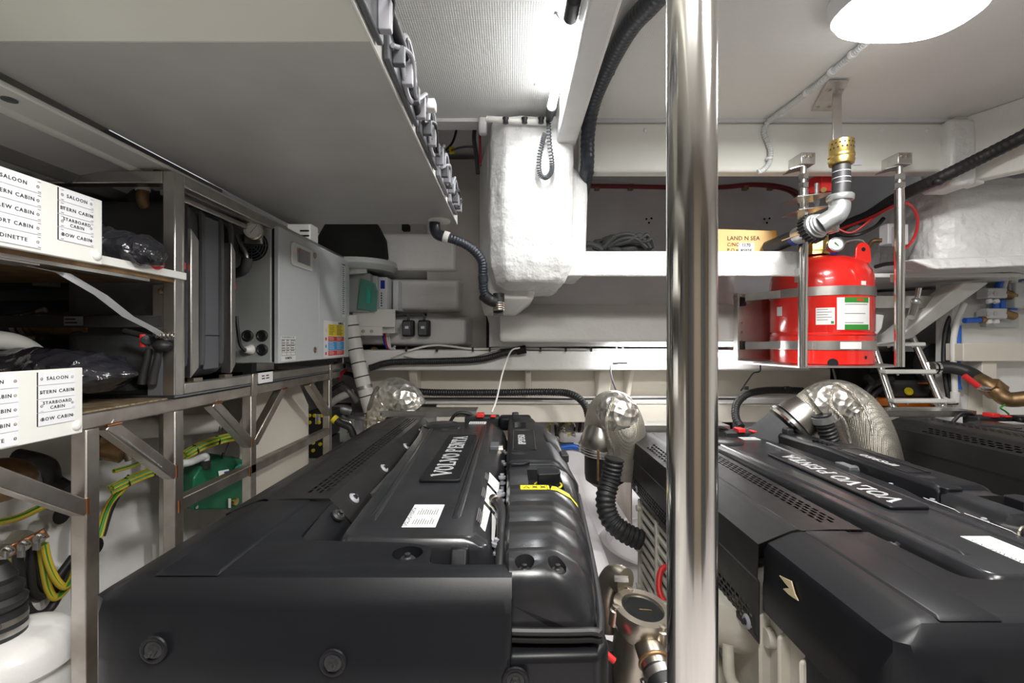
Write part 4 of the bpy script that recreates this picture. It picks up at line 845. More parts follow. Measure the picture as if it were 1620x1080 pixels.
# lower clutter behind rack end
t = thing('blue_white_wires', P(608,540,2.8), 'tangle of white, blue and red wires below the trunking', 'wires')
for i, m_ in enumerate(('cobalt','redp','hosep','gcond')): M().tube([P(604+2*i,500,2.8),P(606+3*i,530,2.8),P(612+2*i,550,2.78),P(625,560-4*i,2.76)], .006, 6).build('wire', m_, t)
t = thing('brass_pump', P(600,540,3.0), 'dark pump with brass valve bodies in the shadow below the trunking', 'pump')
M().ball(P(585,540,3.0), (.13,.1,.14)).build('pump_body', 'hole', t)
for (px, py, r) in ((590,505,.03),(592,558,.028),(576,530,.025)): M().ball(P(px,py,2.88), (r*1.2,r,r*1.4)).build('valve_body', 'brass', t)
for k in range(4): M().ring(P(572,505,2.86), .02+k*.012, .003, (0,1,0), 20, 6).build('coil', 'fan', t)
M().prismY([(P(603,0,3).x,P(0,500,3).z),(P(615,0,3).x,P(0,500,3).z),(P(622,0,3).x,P(0,560,3).z),(P(600,0,3).x,P(0,575,3).z)], 2.98,3.0).build('amber_plate', 'bronze', label='amber coloured plate in the shadow beside the brass valves', cat='plate')
M().tube([P(590,600,2.9),P(578,630,2.9),P(590,655,2.9)], .03, 12).build('green_black_hose', 'rubber', label='black hose curving down behind the foil elbow', cat='hose')
t = thing('engine_fittings', P(540,630,2.75), 'cluster of white and steel pipe fittings behind the rack end', 'fittings')
for (px, py, qx, qy, r, m_) in ((520,640,560,620,.022,'hosep'),(525,650,555,650,.030,'alu'),(540,610,565,635,.018,'alu'),(515,625,545,605,.012,'rubber'),(545,590,565,600,.012,'rubber'),(556,660,590,668,.02,'galv'),(535,600,548,585,.010,'redp'),(530,575,560,580,.014,'fan'),(540,655,560,690,.016,'alu')):
    M().tube([P(px,py,2.75),P((px+qx)/2,(py+qy)/2-3,2.73),P(qx,qy,2.75)], r, 10).build('pipe_fitting', m_, t)
M().box(P(525,0,2.7).x,P(560,0,2.7).x,2.7,2.85,P(0,700,2.7).z,P(0,663,2.7).z).build('valve_block', 'cab_shaded', t, bev=.01)
M().tube([P(528,662,2.6),P(545,664,2.6),P(555,670,2.6),P(552,685,2.6)], .010).build('drain_tap', 'chrome2', label='small chrome tap and cable behind the rack end', cat='tap')
t = thing('plug_connector', P(540,680,2.4), 'black cable plug with yellow collar beside the heat shield', 'plug')
M().tube([P(528,662,2.4),P(540,670,2.4),P(553,676,2.4),P(560,690,2.4)], .018).build('cable', 'rubber', t); M().cyl(P(527,661,2.4),P(532,665,2.4), .022).build('yellow_collar', 'yellow', t)
# batteries
for i, (y0_, y1_) in enumerate(((690,650),(725,693))):
    a_, b_ = P(488,y0_,2.55), P(513,y1_,2.55)
    t = thing('battery', (a_.x,2.6,a_.z), ('black battery with yellow caps and barcode label, upper one behind the rack','black battery with yellow caps, lower one behind the rack')[i], 'battery', 'batteries behind the rack')
    M().box(a_.x,b_.x+.03,2.55,2.9,a_.z,b_.z).build('battery_case', 'rubber', t, bev=.004)
    for px, py in ((490,657),(498,657),(510,657),(490,668),(505,668)) if i == 0 else ((496,700),(507,702),(496,712)):
        M().lathe(P(px,py,2.55), [(.010,0),(.010,.008),(.006,.009)], (0,-1,0), 14).build('yellow_cap', 'yellow', t)
    if i == 0: g = plate(P(499,655,2.546), (1,0,0), (0,0,1), .028, .055, 'paper', t, 'barcode_label', t=.001); rows(P(500,656,2.545)+V((0,0,0)), (1,0,0), (0,0,1), .022, .05, 14, g, 'ink', 'barcode')
# white panel behind rack
M().loft([[(-1.12,1.90,-.95),(-1.08,2.42,-.95),(-1.10,2.42,-.95),(-1.14,1.90,-.95)],[(-1.12,1.90,-.34),(-1.08,2.42,-.34),(-1.10,2.42,-.34),(-1.14,1.90,-.34)],[(-1.12,2.0,-.2),(-1.08,2.30,-.2),(-1.10,2.30,-.2),(-1.14,2.0,-.2)]]).build('white_baffle', 'grpc', label='tall pale baffle plate standing behind the rack posts', cat='panel', bev=.004)
# white pipe and bronze valve behind the rack
t = thing('white_waste_pipe', P(280,675,1.75), 'thick white waste pipe running behind the rack under the deck', 'pipe')
M().tube([P(130,690,1.45),P(190,678,1.55),P(225,676,1.65),P(345,668,1.85)], .040, 20).build('pipe_body', 'hosep', t)
for k in range(3): M().ring(P(341+k*4,668,1.86), .042, .005, (1,.5,0), 20).build('clamp_wire', 'steel', t)
t = thing('bronze_seacock', P(180,715,1.5), 'bronze seacock with steel clamp behind the first brace', 'valve')
M().tube([P(150,700,1.48),P(165,705,1.48),P(198,712,1.5)], .042, 18).build('valve_body', 'bronze', t); M().tube([P(155,702,1.46),P(168,706,1.46)], .046, 18, smooth=False).build('clamp', 'chrome2', t)
M().tube([P(186,690,1.52),P(205,728,1.52)], .012).build('valve_stem', 'cupro', t)
M().tube([P(-30,715,1.3),P(30,722,1.3),P(75,735,1.35),P(85,760,1.4),P(110,775,1.4)], .022, 12).build('black_loop_hose', 'rubber', label='black hose looping into the hull hole below the lower sign board', cat='hose')
M().ball(P(-5,760,1.15), (.07,.08,.055)).build('brown_float', 'bronze', label='brown rounded fitting at the left edge below the sign board', cat='fitting')
for i, (px, py, Y) in enumerate(((45,815,1.29),(112,790,1.33),(73,744,1.36),(120,868,1.40))):
    c_ = P(px,py,Y); M().lathe((-1.335+(.02 if i == 2 else 0),c_.y+.06,c_.z-.02), [(.028,0),(.024,.004),(.001,.003)], (1,0,0), 18).build('hull_hole', 'hole', label=('hole in the hull side taking the lowest earth cable, beside the busbar','hole in the hull side under the first post brace','hole in the hull side for the black loop hose','hole in the hull side behind the looping earth cables')[i], cat='hole')
# earth cables (yellow/green)
def earth(pts, r, label, Y=None):
    t = thing('earth_cable', pts[len(pts)//2], label, 'cable', 'yellow and green earth cables')
    offs = [(0,0)] if r < .0115 else [(.5,.5),(-.5,.45),(.1,-.55)]
    rr = r if len(offs) == 1 else r*.55
    for a, b in offs:
        pp_ = [V(p)+V((a*r,0,b*r)) for p in pts]
        c_ = M().tube(pp_, rr, 10).build('yellow_sleeve', 'yel', t)
        M().tube([p+V((rr*.45,-rr*.35,rr*.35)) for p in pp_], rr*.52, 6).build('green_stripe', 'ygreen', c_)
    if len(offs) > 1:
        cp_ = catmull(pts, 8)
        for k in range(5, len(cp_)-2, 9): M().tube([cp_[k], cp_[k].lerp(cp_[k+1], .3)], r*1.2, 10, smooth=False).build('cable_tie', 'rubber', t)
    return t
earth([P(-20,829,1.22),P(30,818,1.24),P(80,795,1.27),P(118,782,1.30)], .010, 'earth cable stretched along the hull side from the left frame edge')
earth([P(175,775,1.38),P(215,756,1.44),P(250,744,1.5),P(285,742,1.6)], .014, 'earth cable bundle between the first two rack posts')
earth([P(155,850,1.36),P(172,800,1.4),P(200,765,1.44)], .011, 'earth cable dropping behind the first rack post')
earth([P(180,745,1.45),P(205,738,1.5),P(235,728,1.55),P(262,724,1.6)], .007, 'thin earth cable above the main bundle')
earth([P(290,722,1.62),P(320,705,1.68),P(350,695,1.75),P(372,690,1.8)], .016, 'earth cable bundle above the green pump box')
earth([P(372,690,1.8),P(388,705,1.82),P(392,725,1.84)], .008, 'earth cable bending down behind the third post')
M().tube([P(160,848,1.37),P(178,795,1.41),P(208,752,1.45)], .011).build('black_cable', 'rubber', label='black cable beside the dropping earth cable', cat='cable')
# copper busbar with lugs and looping cables
t = thing('earth_busbar', P(40,860,1.2), 'copper earthing busbar with bolted cable lugs on the hull side', 'busbar')
M().bar(P(-30,895,1.14), P(74,842,1.22), .006, .028).build('copper_bar', 'copper', t)
for i, (px, py) in enumerate(((12,869),(38,859),(62,848))):
    c_ = P(px,py,1.17+i*.02); q = M().lathe(c_, [(.011,0),(.011,.010),(.006,.010),(.006,.035),(.001,.036)], (1,-.6,.1), 8).build('busbar_bolt', 'chrome2', t)
    M().lathe(c_+V((.004,-.004,-.004)), [(.014,0),(.014,.003)], (1,-.6,.1), 14).build('washer', 'chrome2', t)
    M().box(c_.x-.006,c_.x+.010,c_.y-.012,c_.y-.006,c_.z-.032,c_.z).build('cable_lug', 'galv', t)
M().prismX([(P(0,845,1.25).y,P(0,845,1.25).z)]*0 or [(1.22,P(0,852,1.25).z),(1.28,P(0,852,1.25).z),(1.25,P(0,838,1.25).z)], P(22,0,1.25).x, P(45,0,1.25).x).build('insulator_foot', 'galv', t)
loops = [([(28,868),(30,900),(38,950),(55,972),(80,962),(100,925),(118,885)], .011, 'rubber', 'black earth lead in the longest loop under the busbar'),
 ([(50,862),(48,900),(52,935),(68,942),(90,915),(116,880)], .011, 'rubber', 'black earth lead in the middle loop under the busbar'),
 ([(56,862),(58,895),(66,925),(82,935),(100,905),(118,878)], .009, 'rubber', 'black earth lead in the shortest loop under the busbar')]
for pts, r, m_, l in loops: M().tube([P(x,y,1.2+.0016*(x-30)) for x,y in pts], r, 10).build('earth_lead', m_, label=l, cat='cable', grp='leads under the busbar')
earth([P(x,y,1.19+.0016*(x-30)) for x,y in ((64,858),(68,890),(76,930),(88,945),(108,925),(122,890))], .010, 'striped earth lead in the outer loop from the last busbar bolt')
earth([P(x,y,1.17+.0016*(x-30)) for x,y in ((70,860),(76,888),(88,915),(102,928),(114,915),(124,885))], .009, 'striped earth lead in the inner loop from the last busbar bolt')
earth([P(8,886,1.12),P(10,900,1.12),P(11,925,1.13)], .009, 'short striped earth lead above the white tank hose')
# white round tank with black bellows
t = thing('exhaust_silencer', P(30,1040,.95), 'white round moulded tank in the lower left corner', 'tank')
M().lathe((-1.115,1.02,-.70), [(.001,.055),(.060,.052),(.085,.045),(.108,.02),(.112,-.02),(.096,-.035),(.104,-.06),(.106,-.30),(.106,-.50),(.001,-.50)], n=48).build('tank_body', 'grp', t)
t = thing('bellows_hose', P(5,960,.95), 'black ribbed rubber hose with steel clamps on top of the white tank', 'hose')
bx = -1.135
M().lathe((bx,1.0,-.648), [(.05,0),(.05,.055),(.042,.058),(.050,.068),(.052,.078),(.042,.088),(.046,.098),(.046,.108),(.034,.118),(.036,.13),(.030,.14),(.02,.16)], n=30).build('bellows', 'rubber', t)
for z in (-.638,-.616): M().lathe((bx,1.0,z), [(.0515,0),(.0515,.012),(.050,.012)], n=30).build('steel_clamp', 'steel', t)
M().tube([(bx+.04,.965,-.603),(bx+.06,.95,-.598)], .007).build('clamp_screw', 'chrome2', t)
# green pump box
t = thing('bilge_pump_box', P(345,770,1.8), 'dark green pump housing marked AXIOM behind the rack rail', 'pump')
A_ = lambda px, py: P(px, py, 1.62+(px-305)*.0035)
q = M(); fr_ = [A_(305,808),A_(383,806),A_(390,727),A_(352,722),A_(318,737),A_(306,755)]; q.loft([fr_, [p+V((-.10,.06,0)) for p in fr_]]); q.build('pump_housing', 'green', t, bev=.01, seg=3)
nrm = (A_(383,806)-A_(305,808)).normalized(); up_ = Z1; zz_ = nrm.cross(up_)
e_ = A_(374,742)+zz_*.014; q = M(); r_ = [e_+nrm*.036*math.cos(a*math.pi/12)+up_*(.021*math.sin(a*math.pi/12)+.25*.036*math.cos(a*math.pi/12)) for a in range(24)]; q.loft([r_,[p+zz_*.001 for p in r_]])
lg = q.build('oval_badge', 'teal', t, flat=True); text('AXIOM', .020, e_+zz_*.001, nrm+up_*.25, up_-nrm*.25, 'paper', lg, lift=.0008)
lb = plate(A_(340,745)+zz_*.014, nrm+up_*.2, up_-nrm*.2, .060, .035, 'paper', t, 'data_label'); plate(A_(349,746)+zz_*.015, nrm+up_*.2, up_-nrm*.2, .034, .012, 'cobalt', lb, 'blue_print')
M().lathe(A_(309,802)+zz_*.006, [(.006,0),(.006,.002)], zz_, 12).build('housing_screw', 'chrome2', t)
plate(A_(356,788)+zz_*.014, nrm, up_, .016, .038, 'paper', t, 'small_label'); M().lathe(A_(367,793), [(.014,0),(.014,.02),(.008,.021)], zz_, 12).build('brass_outlet', 'brass', t)
M().cyl(A_(325,740),A_(325,728), .018).build('gland', 'rubber', t); M().tube([A_(325,730),A_(325,722),A_(318,724),A_(300,731),A_(285,733)], .013).build('outlet_pipe', 'gcond', t)
M().tube([A_(352,722),A_(357,712),A_(366,690)], .002, 6).build('antenna', 'rubber', t); M().cyl(A_(351,724),A_(354,716), .005).build('antenna_base', 'rubber', t)
# ================= LAMPS =================
t = thing('tube_lamp', (.155,1.56,.92), 'lit tube lamp with black end grips along the ceiling beam', 'lamp')
M().cyl((.168,1.30,.93),(.157,1.80,.93), .017, n=20).build('glowing_tube', 'lamp2', t)
M().tube([(.169,1.225,.93),(.169,1.245,.93),(.168,1.31,.93)], .019, 18, rfun=lambda u: .012+.008*min(1,u*3)).build('end_grip', 'rubber', t)
M().tube([(.157,1.80,.93),(.156,1.86,.93),(.156,1.90,.928)], .02, 18, rfun=lambda u: .021-.007*u).build('end_grip', 'rubber', t)
M().tube([(.155,1.36,.952),(.130,1.33,.96),(.128,1.36,.975),(.14,1.39,.99)], .004).build('hook', 'steel', t)
q = M(); path = catmull([P(868,195,1.90),P(869,225,1.90),P(873,255,1.90),P(872,272,1.90),P(863,281,1.90),P(854,274,1.90),P(853,250,1.90),P(858,225,1.90),P(862,212,1.90)], 12)
hx = []; turns = 46; n_ = turns*8
for i in range(n_+1):
    f_ = i/n_*(len(path)-1.001); k = int(f_); p = path[k].lerp(path[k+1], f_-k); d = (path[k+1]-path[k]).normalized(); nn = d.cross(V((0,1,0))).normalized(); a = i/8*2*math.pi
    hx.append(p+nn*math.cos(a)*.0085+V((0,1,0))*math.sin(a)*.0085)
q.tube(hx, .0028, 6, smooth=False); q.build('coiled_cord', 'fan', t)
M().tube([(.156,1.90,.925),P(866,190,1.90),P(868,197,1.90)], .007).build('cord_tail', 'rubber', t)
t = thing('bulkhead_lamp', (1.13,1.30,.95), 'lit oval ceiling lamp with white diffuser at the upper right', 'lamp')
q = M(); rs = []
for k, (sc, z) in enumerate(((1,.998),(1,.965),(.96,.945))): rs.append([(1.135+.205*sc*math.copysign(abs(math.cos(a))**.75, math.cos(a)), 1.30+.125*sc*math.copysign(abs(math.sin(a))**.75, math.sin(a)), z) for a in [2*math.pi*i/40 for i in range(40)]])
q.loft(rs); q.build('lamp_base', 'white', t)
q = M(); rs = []
for k, (sc, z) in enumerate(((.93,.946),(.90,.928),(.78,.915),(.5,.908),(.02,.906))): rs.append([(1.135+.205*sc*math.copysign(abs(math.cos(a))**.75, math.cos(a)), 1.30+.125*sc*math.copysign(abs(math.sin(a))**.75, math.sin(a)), z) for a in [2*math.pi*i/40 for i in range(40)]])
q.loft(rs); q.build('diffuser', 'lamp', t)
t = thing('rear_tube_lamp', (.7,2.62,-.04), 'lit tube lamp with grey end grip on the ledge behind the pole', 'lamp')
M().cyl(P(990,561,2.6),P(1190,561,2.6), .014).build('glowing_tube', 'lamp2', t)
M().tube([P(970,574,2.6),P(980,573,2.6),P(992,573,2.6)], .010, 12).build('end_grip', 'fan', t)
M().tube([P(970,574,2.6),P(966,580,2.58),P(968,598,2.5),P(975,618,2.4)], .005, 8).build('lamp_cord', 'fan', t)
# ================= POLE =================
t = thing('steel_pole', (.221,.56,-1.2), 'thick polished stainless steel pole from floor to ceiling between the engines', 'pole')
M().cyl((.2225,.56,-1.2),(.220,.56,.999), .0297, n=64).build('pole_tube', 'chrome', t)
for z0, z1 in ((-1.2,-1.185),(.985,.999)): M().lathe((.221,.56,z0), [(.055,0),(.055,z1-z0),(.03,z1-z0)], n=40).build('pole_flange', 'chrome', t)
# ================= CEILING ITEMS =================
t = thing('lamp_conduit', (1.165,1.75,.98), 'pale ribbed conduit with clips running from the oval lamp to the beam', 'conduit')
M().tube([(1.14,1.42,.985),(1.165,1.48,.985),(1.172,1.75,.985),(1.15,2.0,.985),(1.138,2.035,.97),(1.132,2.04,.93),(1.155,2.035,.86),(1.150,2.035,.80),(1.12,2.03,.765),(1.095,2.03,.755)], .0105, 12, corr=(.010,.0014)).build('ribbed_conduit', 'gcond', t)
for y in (1.47,1.56,1.66,1.80,1.96): M().tube([(1.168,y-.004,.985),(1.168,y+.008,.985)], .0145, 14, smooth=False).build('clip', 'white', t)
M().tube([(1.150,2.035,.822),(1.150,2.035,.812)], .0145, 14, smooth=False).build('clip', 'white', t)
t = thing('ceiling_hanger', (1.26,1.82,.95), 'flat aluminium hanger bar with bolted plate holding the taped pipe', 'hanger')
pl_ = [P(1283,163,1.955),P(1318,163,1.955),P(1343,127,1.73),P(1310,127,1.73)]
pl_ = [V((p.x,p.y,.994)) for p in pl_]; M().loft([pl_, [p-V((0,0,.006)) for p in pl_]]).build('ceiling_plate', 'steel', t)
for px, py, Y in ((1293,157,1.92),(1311,157,1.92),(1311,137,1.79),(1330,137,1.79)): c_ = P(px,py,Y); M().lathe((c_.x,c_.y,.988), [(.010,0),(.010,-.003),(.006,-.006),(.001,-.007)], n=12).build('screw', 'cupro', t)
M().box(P(1317,0,1.815).x,P(1331,0,1.815).x,1.812,1.818,P(0,300,1.815).z,.99).build('hanger_bar', 'steel', t, bev=.001)
# taped pipe with brass nozzle and galvanised elbow
t = thing('taped_riser', P(1330,300,1.9), 'black taped pipe with drilled brass nozzle and galvanised elbow above the red cylinder', 'pipe')
Yp = 1.76
c_ = P(1332,262,Yp)
q = M().lathe(P(1331,262,Yp), [(.028,0),(.041,.004),(.044,.018),(.042,.028),(.044,.031),(.044,.042),(.041,.046),(.042,.093),(.037,.096),(.036,.075),(.001,.075)], n=32); q.build('brass_nozzle', 'brass', t)
for k in range(9):
    for j in range(2):
        a = math.pi+ (k+.5*j)*math.pi/9; c0 = P(1331,262,Yp)+V((.042*math.cos(a), .042*math.sin(a), .062+.017*j)); M().lathe(c0, [(.0035,0),(.001,.001)], (math.cos(a),math.sin(a),0), 8).build('nozzle_hole', 'hole', t)
M().tube([P(1331,262,Yp),P(1331,285,Yp),P(1329,313,Yp)], .0305, 24).build('taped_tube', 'rubber', t)
for py in (272,282,290): M().tube([P(1331,py,Yp),P(1331,py+1,Yp)], .0312, 24, smooth=False).build('tape_edge', 'fan2', t)
M().lathe(P(1329,318,Yp), [(.043,0),(.046,.006),(.046,.019),(.041,.024),(.032,.024)], n=28).build('elbow_collar', 'galv', t)
M().tube([P(1328,316,Yp),P(1328,330,Yp),P(1322,341,Yp-.005),P(1308,350,Yp+.01),P(1298,356,Yp+.02)], .036, 24).build('elbow', 'galv', t)
ax = (P(1278,368,1.85)-P(1310,350,1.76)).normalized(); o_ = P(1302,352,1.775)
M().lathe(o_, [(.036,0),(.040,.004),(.040,.012),(.044,.014),(.044,.024),(.050,.027),(.050,.036),(.044,.037)], ax, 28).build('reducer', 'galv', t)
M().lathe(o_+ax*.035, [(.056,0),(.056,.03),(.04,.03)], ax, 12).build('union_nut', 'rubber', t)
q = M()
for k in range(24):
    a = k*math.pi/12; qq = ax.to_track_quat('Z','Y'); q.bar(o_+ax*.034+qq@V((.057*math.cos(a),.057*math.sin(a),0)), o_+ax*.066+qq@V((.057*math.cos(a),.057*math.sin(a),0)), .007, .005)
q.build('nut_ribs', 'rubber', t, kind='stuff')
M().tube([P(1280,366,1.86),P(1262,373,1.95)], .036, 20, smooth=False).build('pipe_sleeve', 'galv', t)
M().tube([P(1264,373,1.94),P(1255,377,1.97)], .033, 20, smooth=False).build('blue_band', 'cobalt', t)
M().tube([P(1266,371,1.93),P(1245,380,2.0),P(1215,392,2.1)], .031, 20).build('taped_tube', 'rubber', t)
t = thing('pipe_bracket', P(1290,345,1.93), 'bent stainless bracket plates clamping the pipe union to the left post', 'bracket')
for py, x0, x1 in ((308,1262,1318),(329,1264,1312),(368,1264,1318)):
    a_, b_ = P(x0,py+3,1.86), P(x1,py-3,1.86); M().loft([[a_,b_,b_+V((0,.12,.0)),a_+V((0,.12,0))],[a_+V((0,0,.004)),b_+V((0,0,.004)),b_+V((0,.12,.004)),a_+V((0,.12,.004))]]).build('bracket_plate', 'steel', t)
for px in (1270,1319): M().bar(P(px,332,1.9),P(px,368,1.9), .012, .05, (0,1,0)).build('bracket_side', 'steel', t)
M().cyl(P(1292,290,1.95),P(1292,328,1.95), .008).build('threaded_stud', 'galv', t)
M().cyl(P(1292,312,1.95),P(1292,322,1.95), .012, n=6).build('nut', 'galv', t); M().cyl(P(1269,370,1.90),P(1269,377,1.90), .010, n=6).build('nut', 'galv', t)
t = thing('red_valve', P(1298,292,2.2), 'small red painted hexagonal valve behind the left post top', 'valve')
M().lathe(P(1298,300,2.2), [(.05,-.02),(.06,0),(.055,.05),(.03,.065),(.001,.065)], n=6).build('valve_body', 'redp', t); M().cyl(P(1303,300,2.14),P(1303,300,2.2), .012).build('brass_plug', 'brass', t)
# posts with clamp heads
for px, l in ((1270,'left polished stand post in front of the red cylinder, hung from the beam'),(1422,'right polished stand post beside the red cylinder, hung from the beam')):
    Yq = 1.98; t = thing('stand_post', P(px,580,Yq), l, 'post', 'polished stand posts')
    M().cyl(P(px+ (1 if px > 1300 else 0),580,Yq),P(px+1,300,Yq), .0185, n=28).build('post_tube', 'chrome2', t)
    M().cyl(P(px+1,302,Yq),P(px+1,264,Yq), .012, n=18).build('threaded_rod', 'steel', t)
    for py in (298,284): M().cyl(P(px+1,py,Yq),P(px+1,py-8,Yq), .021, n=6).build('nut', 'chrome2', t)
    c_ = P(px+4,262,Yq); M().box(c_.x-.031,c_.x+.031,Yq-.02,2.05,c_.z,c_.z+.05).build('clamp_head', 'steel', t, bev=.003)
    M().loft([[(c_.x-.06,1.99,c_.z-.012),(c_.x+.015,1.96,c_.z+.004),(c_.x+.02,2.05,c_.z+.004),(c_.x-.05,2.06,c_.z-.012)],[(c_.x-.06,1.99,c_.z-.008),(c_.x+.015,1.96,c_.z+.010),(c_.x+.02,2.05,c_.z+.010),(c_.x-.05,2.06,c_.z-.008)]]).build('clamp_foot', 'steel', t)
    for dx in (-.012,.012): M().lathe((c_.x+dx,Yq-.02,c_.z+.035), [(.009,0),(.008,.005),(.001,.006)], (0,-1,0), 12).build('screw', 'cupro', t)
    if px < 1300: M().box(c_.x-.035,c_.x+.0,Yq-.01,2.02,.288,.318).build('shelf_lug', 'white', t, bev=.002)
    M().cyl(P(px-8,434,2.05),P(px-8,446,2.05), .014, n=6).build('shelf_nut', 'cupro', t)
# ================= RED CYLINDER =================
cx, cy = 1.555, 2.30; r = .222; z0 = -.108
t = thing('fire_cylinder', (cx,cy,z0), 'big red fire suppression cylinder strapped upright behind the two posts', 'cylinder')
M().lathe((cx,cy,z0), [(r-.004,0),(r,.004),(r,.135),(r+.004,.14),(r-.004,.15),(r,.158),(r,.40),(r-.006,.435),(r-.025,.475),(r-.065,.51),(r-.13,.53),(.045,.54),(.04,.56),(.001,.56)], n=72).build('cylinder_body', 'red', t)
for ang in (-111,-72):
    a = math.radians(ang); c0 = V((cx+math.cos(a)*(r+.0005), cy+math.sin(a)*(r+.0005), z0+(.008 if ang < -90 else .035)))
    M().lathe(c0, [(.022 if ang < -90 else .008,0),(.021 if ang < -90 else .007,.0012)], (math.cos(a),math.sin(a),0), 16).build('drain_hole', 'hole', t)
def band(zc, h, m_, nm, rr, a0, a1, par, thick=.003):
    q = M(); A = [math.radians(a0+(a1-a0)*i/24) for i in range(25)]
    q.loft([[(cx+rr_*math.cos(a), cy+rr_*math.sin(a), zz) for rr_, zz in ((rr,zc-h/2),(rr+thick,zc-h/2),(rr+thick,zc+h/2),(rr,zc+h/2))] for a in A]); return q.build(nm, m_, par)
for zc in (.235,-.018):
    band(zc, .042, 'steel', 'strap', r+.001, -200, 20, t)
    p0 = V((cx+(r+.002)*math.cos(math.radians(-170)), cy+(r+.002)*math.sin(math.radians(-170)), zc))
    M().bar(p0, (1.22,2.38,zc-.004), .004, .038).build('strap_end', 'steel', t)
band(.128, .148, 'paper', 'instruction_label', r+.0006, -107, -66, t, .0008); band(.190, .024, 'ygreen', 'label_green_band', r+.0012, -99, -68, t, .0008); band(.066, .024, 'ygreen', 'label_green_band', r+.0012, -99, -68, t, .0008); band(.190, .010, 'redp', 'label_red_logo', r+.0018, -85, -76, t, .0008)
for k in range(9): band(.170-k*.0105, .0035, 'tag' if k % 4 else 'inkg', 'label_print', r+.0014, -99, -70-3*(k % 3), t, .0004)
band(.117, .078, 'paper', 'weight_label', r+.0006, -128, -109, t, .0008)
for k in range(5): band(.148-k*.012, .003, 'inkg', 'label_print', r+.0014, -127, -116+(k % 2)*4, t, .0004)
band(.088, .012, 'ygreen', 'green_dot', r+.0014, -113, -110, t, .0004)
band(.150, .045, 'paper', 'side_label', r+.0006, -177, -168, t, .0008); band(.268, .018, 'paper', 'small_label', r+.0006, -79, -72, t, .0008)
band(-.018, .032, 'paper', 'strap_label', r+.0045, -104, -80, t, .0008)
M().lathe((cx-.035,cy-.02,.43), [(.062,0),(.062,.015),(.055,.02),(.055,.10),(.062,.105),(.058,.13),(.03,.14),(.001,.14)], n=8).build('brass_valve', 'brass', t)
M().cyl((cx-.10,cy-.05,.50),(cx-.07,cy-.04,.50), .025, n=8).build('brass_port', 'brass', t)
g_ = V((cx-.03,cy-.14,.452)); M().lathe(g_, [(.034,0),(.034,.03),(.028,.032),(.028,.028),(.001,.028)], (-.2,-1,.1), 24).build('gauge_case', 'galv', t)
M().lathe(g_+V((-.006,-.029,.003)), [(.027,0),(.027,.001)], (-.2,-1,.1), 24).build('gauge_face', 'paper', t); M().bar(g_+V((-.016,-.033,.012)), g_+V((.002,-.033,-.006)), .004,.001,(0,1,0)).build('gauge_green_arc', 'ygreen', t)
M().prismY(rpoly([(cx+.065,.37),(cx+.145,.37),(cx+.138,.445),(cx+.12,.468),(cx+.09,.468),(cx+.072,.445)], .015), cy-.15, cy-.14).build('lifting_lug', 'red', t, bev=.002)
M().lathe((cx+.105,cy-.151,.435), [(.010,0),(.001,.0005)], (0,-1,0), 14).build('lug_hole', 'hole', t)
M().tube([(cx+.03,cy-.10,.45),(cx+.08,cy-.08,.49),(cx+.17,cy-.05,.50),(cx+.22,cy-.02,.46),(cx+.20,cy,.42)], .006).build('gauge_tube', 'steel', t)
M().tube([(cx+.0,cy,.50),(cx+.08,cy+.02,.51),(cx+.15,cy,.50)], .005).build('copper_tube', 'copper', t)
M().lathe((cx+.09,cy+.15,.34), [(.10,0),(.10,.10),(.08,.14),(.001,.145)], n=24).build('blue_vessel', 'cobalt', label='dark blue dome just visible behind the red cylinder top', cat='vessel')
t = thing('cylinder_platform', (1.6,2.3,-.12), 'thin steel platform carrying the red cylinder, with back plate at its left', 'platform')
M().prism([(P(1170,0,2.45).x,2.45),(P(1265,0,2.02).x,2.02),(P(1400,0,2.04).x,2.04),(P(1430,0,2.1).x,2.12),(1.95,2.6),(1.2,2.6)], -.118, -.110).build('platform_plate', 'steel', t)
M().loft([[(1.19,2.48,-.09),(1.20,2.42,-.105),(1.35,2.2,-.112),(1.42,2.3,-.109)],[(1.19,2.48,-.085),(1.20,2.42,-.10),(1.35,2.2,-.107),(1.42,2.3,-.104)]]).build('platform_wing', 'steel', t)
bp_ = M().box(1.195,1.42,2.44,2.445,-.10,.255).build('back_plate', 'steel', t, bev=.002); M().box(1.19,1.20,2.40,2.445,-.10,.255).build('back_plate_edge', 'steel', t)
for z in (.24,.10,.05,.0): M().lathe((1.225,2.44,z), [(.009,0),(.008,.005),(.001,.006)], (0,-1,0), 10).build('screw', 'chrome2', t)
for zc in (.21,-.02): M().box(1.205,1.235,2.40,2.44,zc-.022,zc+.022).build('strap_anchor', 'rubber', t, bev=.003); M().cyl((1.24,2.39,zc),(1.24,2.44,zc), .014, n=6).build('strap_bolt', 'cupro', t)
M().lathe((1.19,2.42,.235), [(.012,0),(.012,.01)], (-1,0,0), 6).build('side_bolt', 'cupro', t)
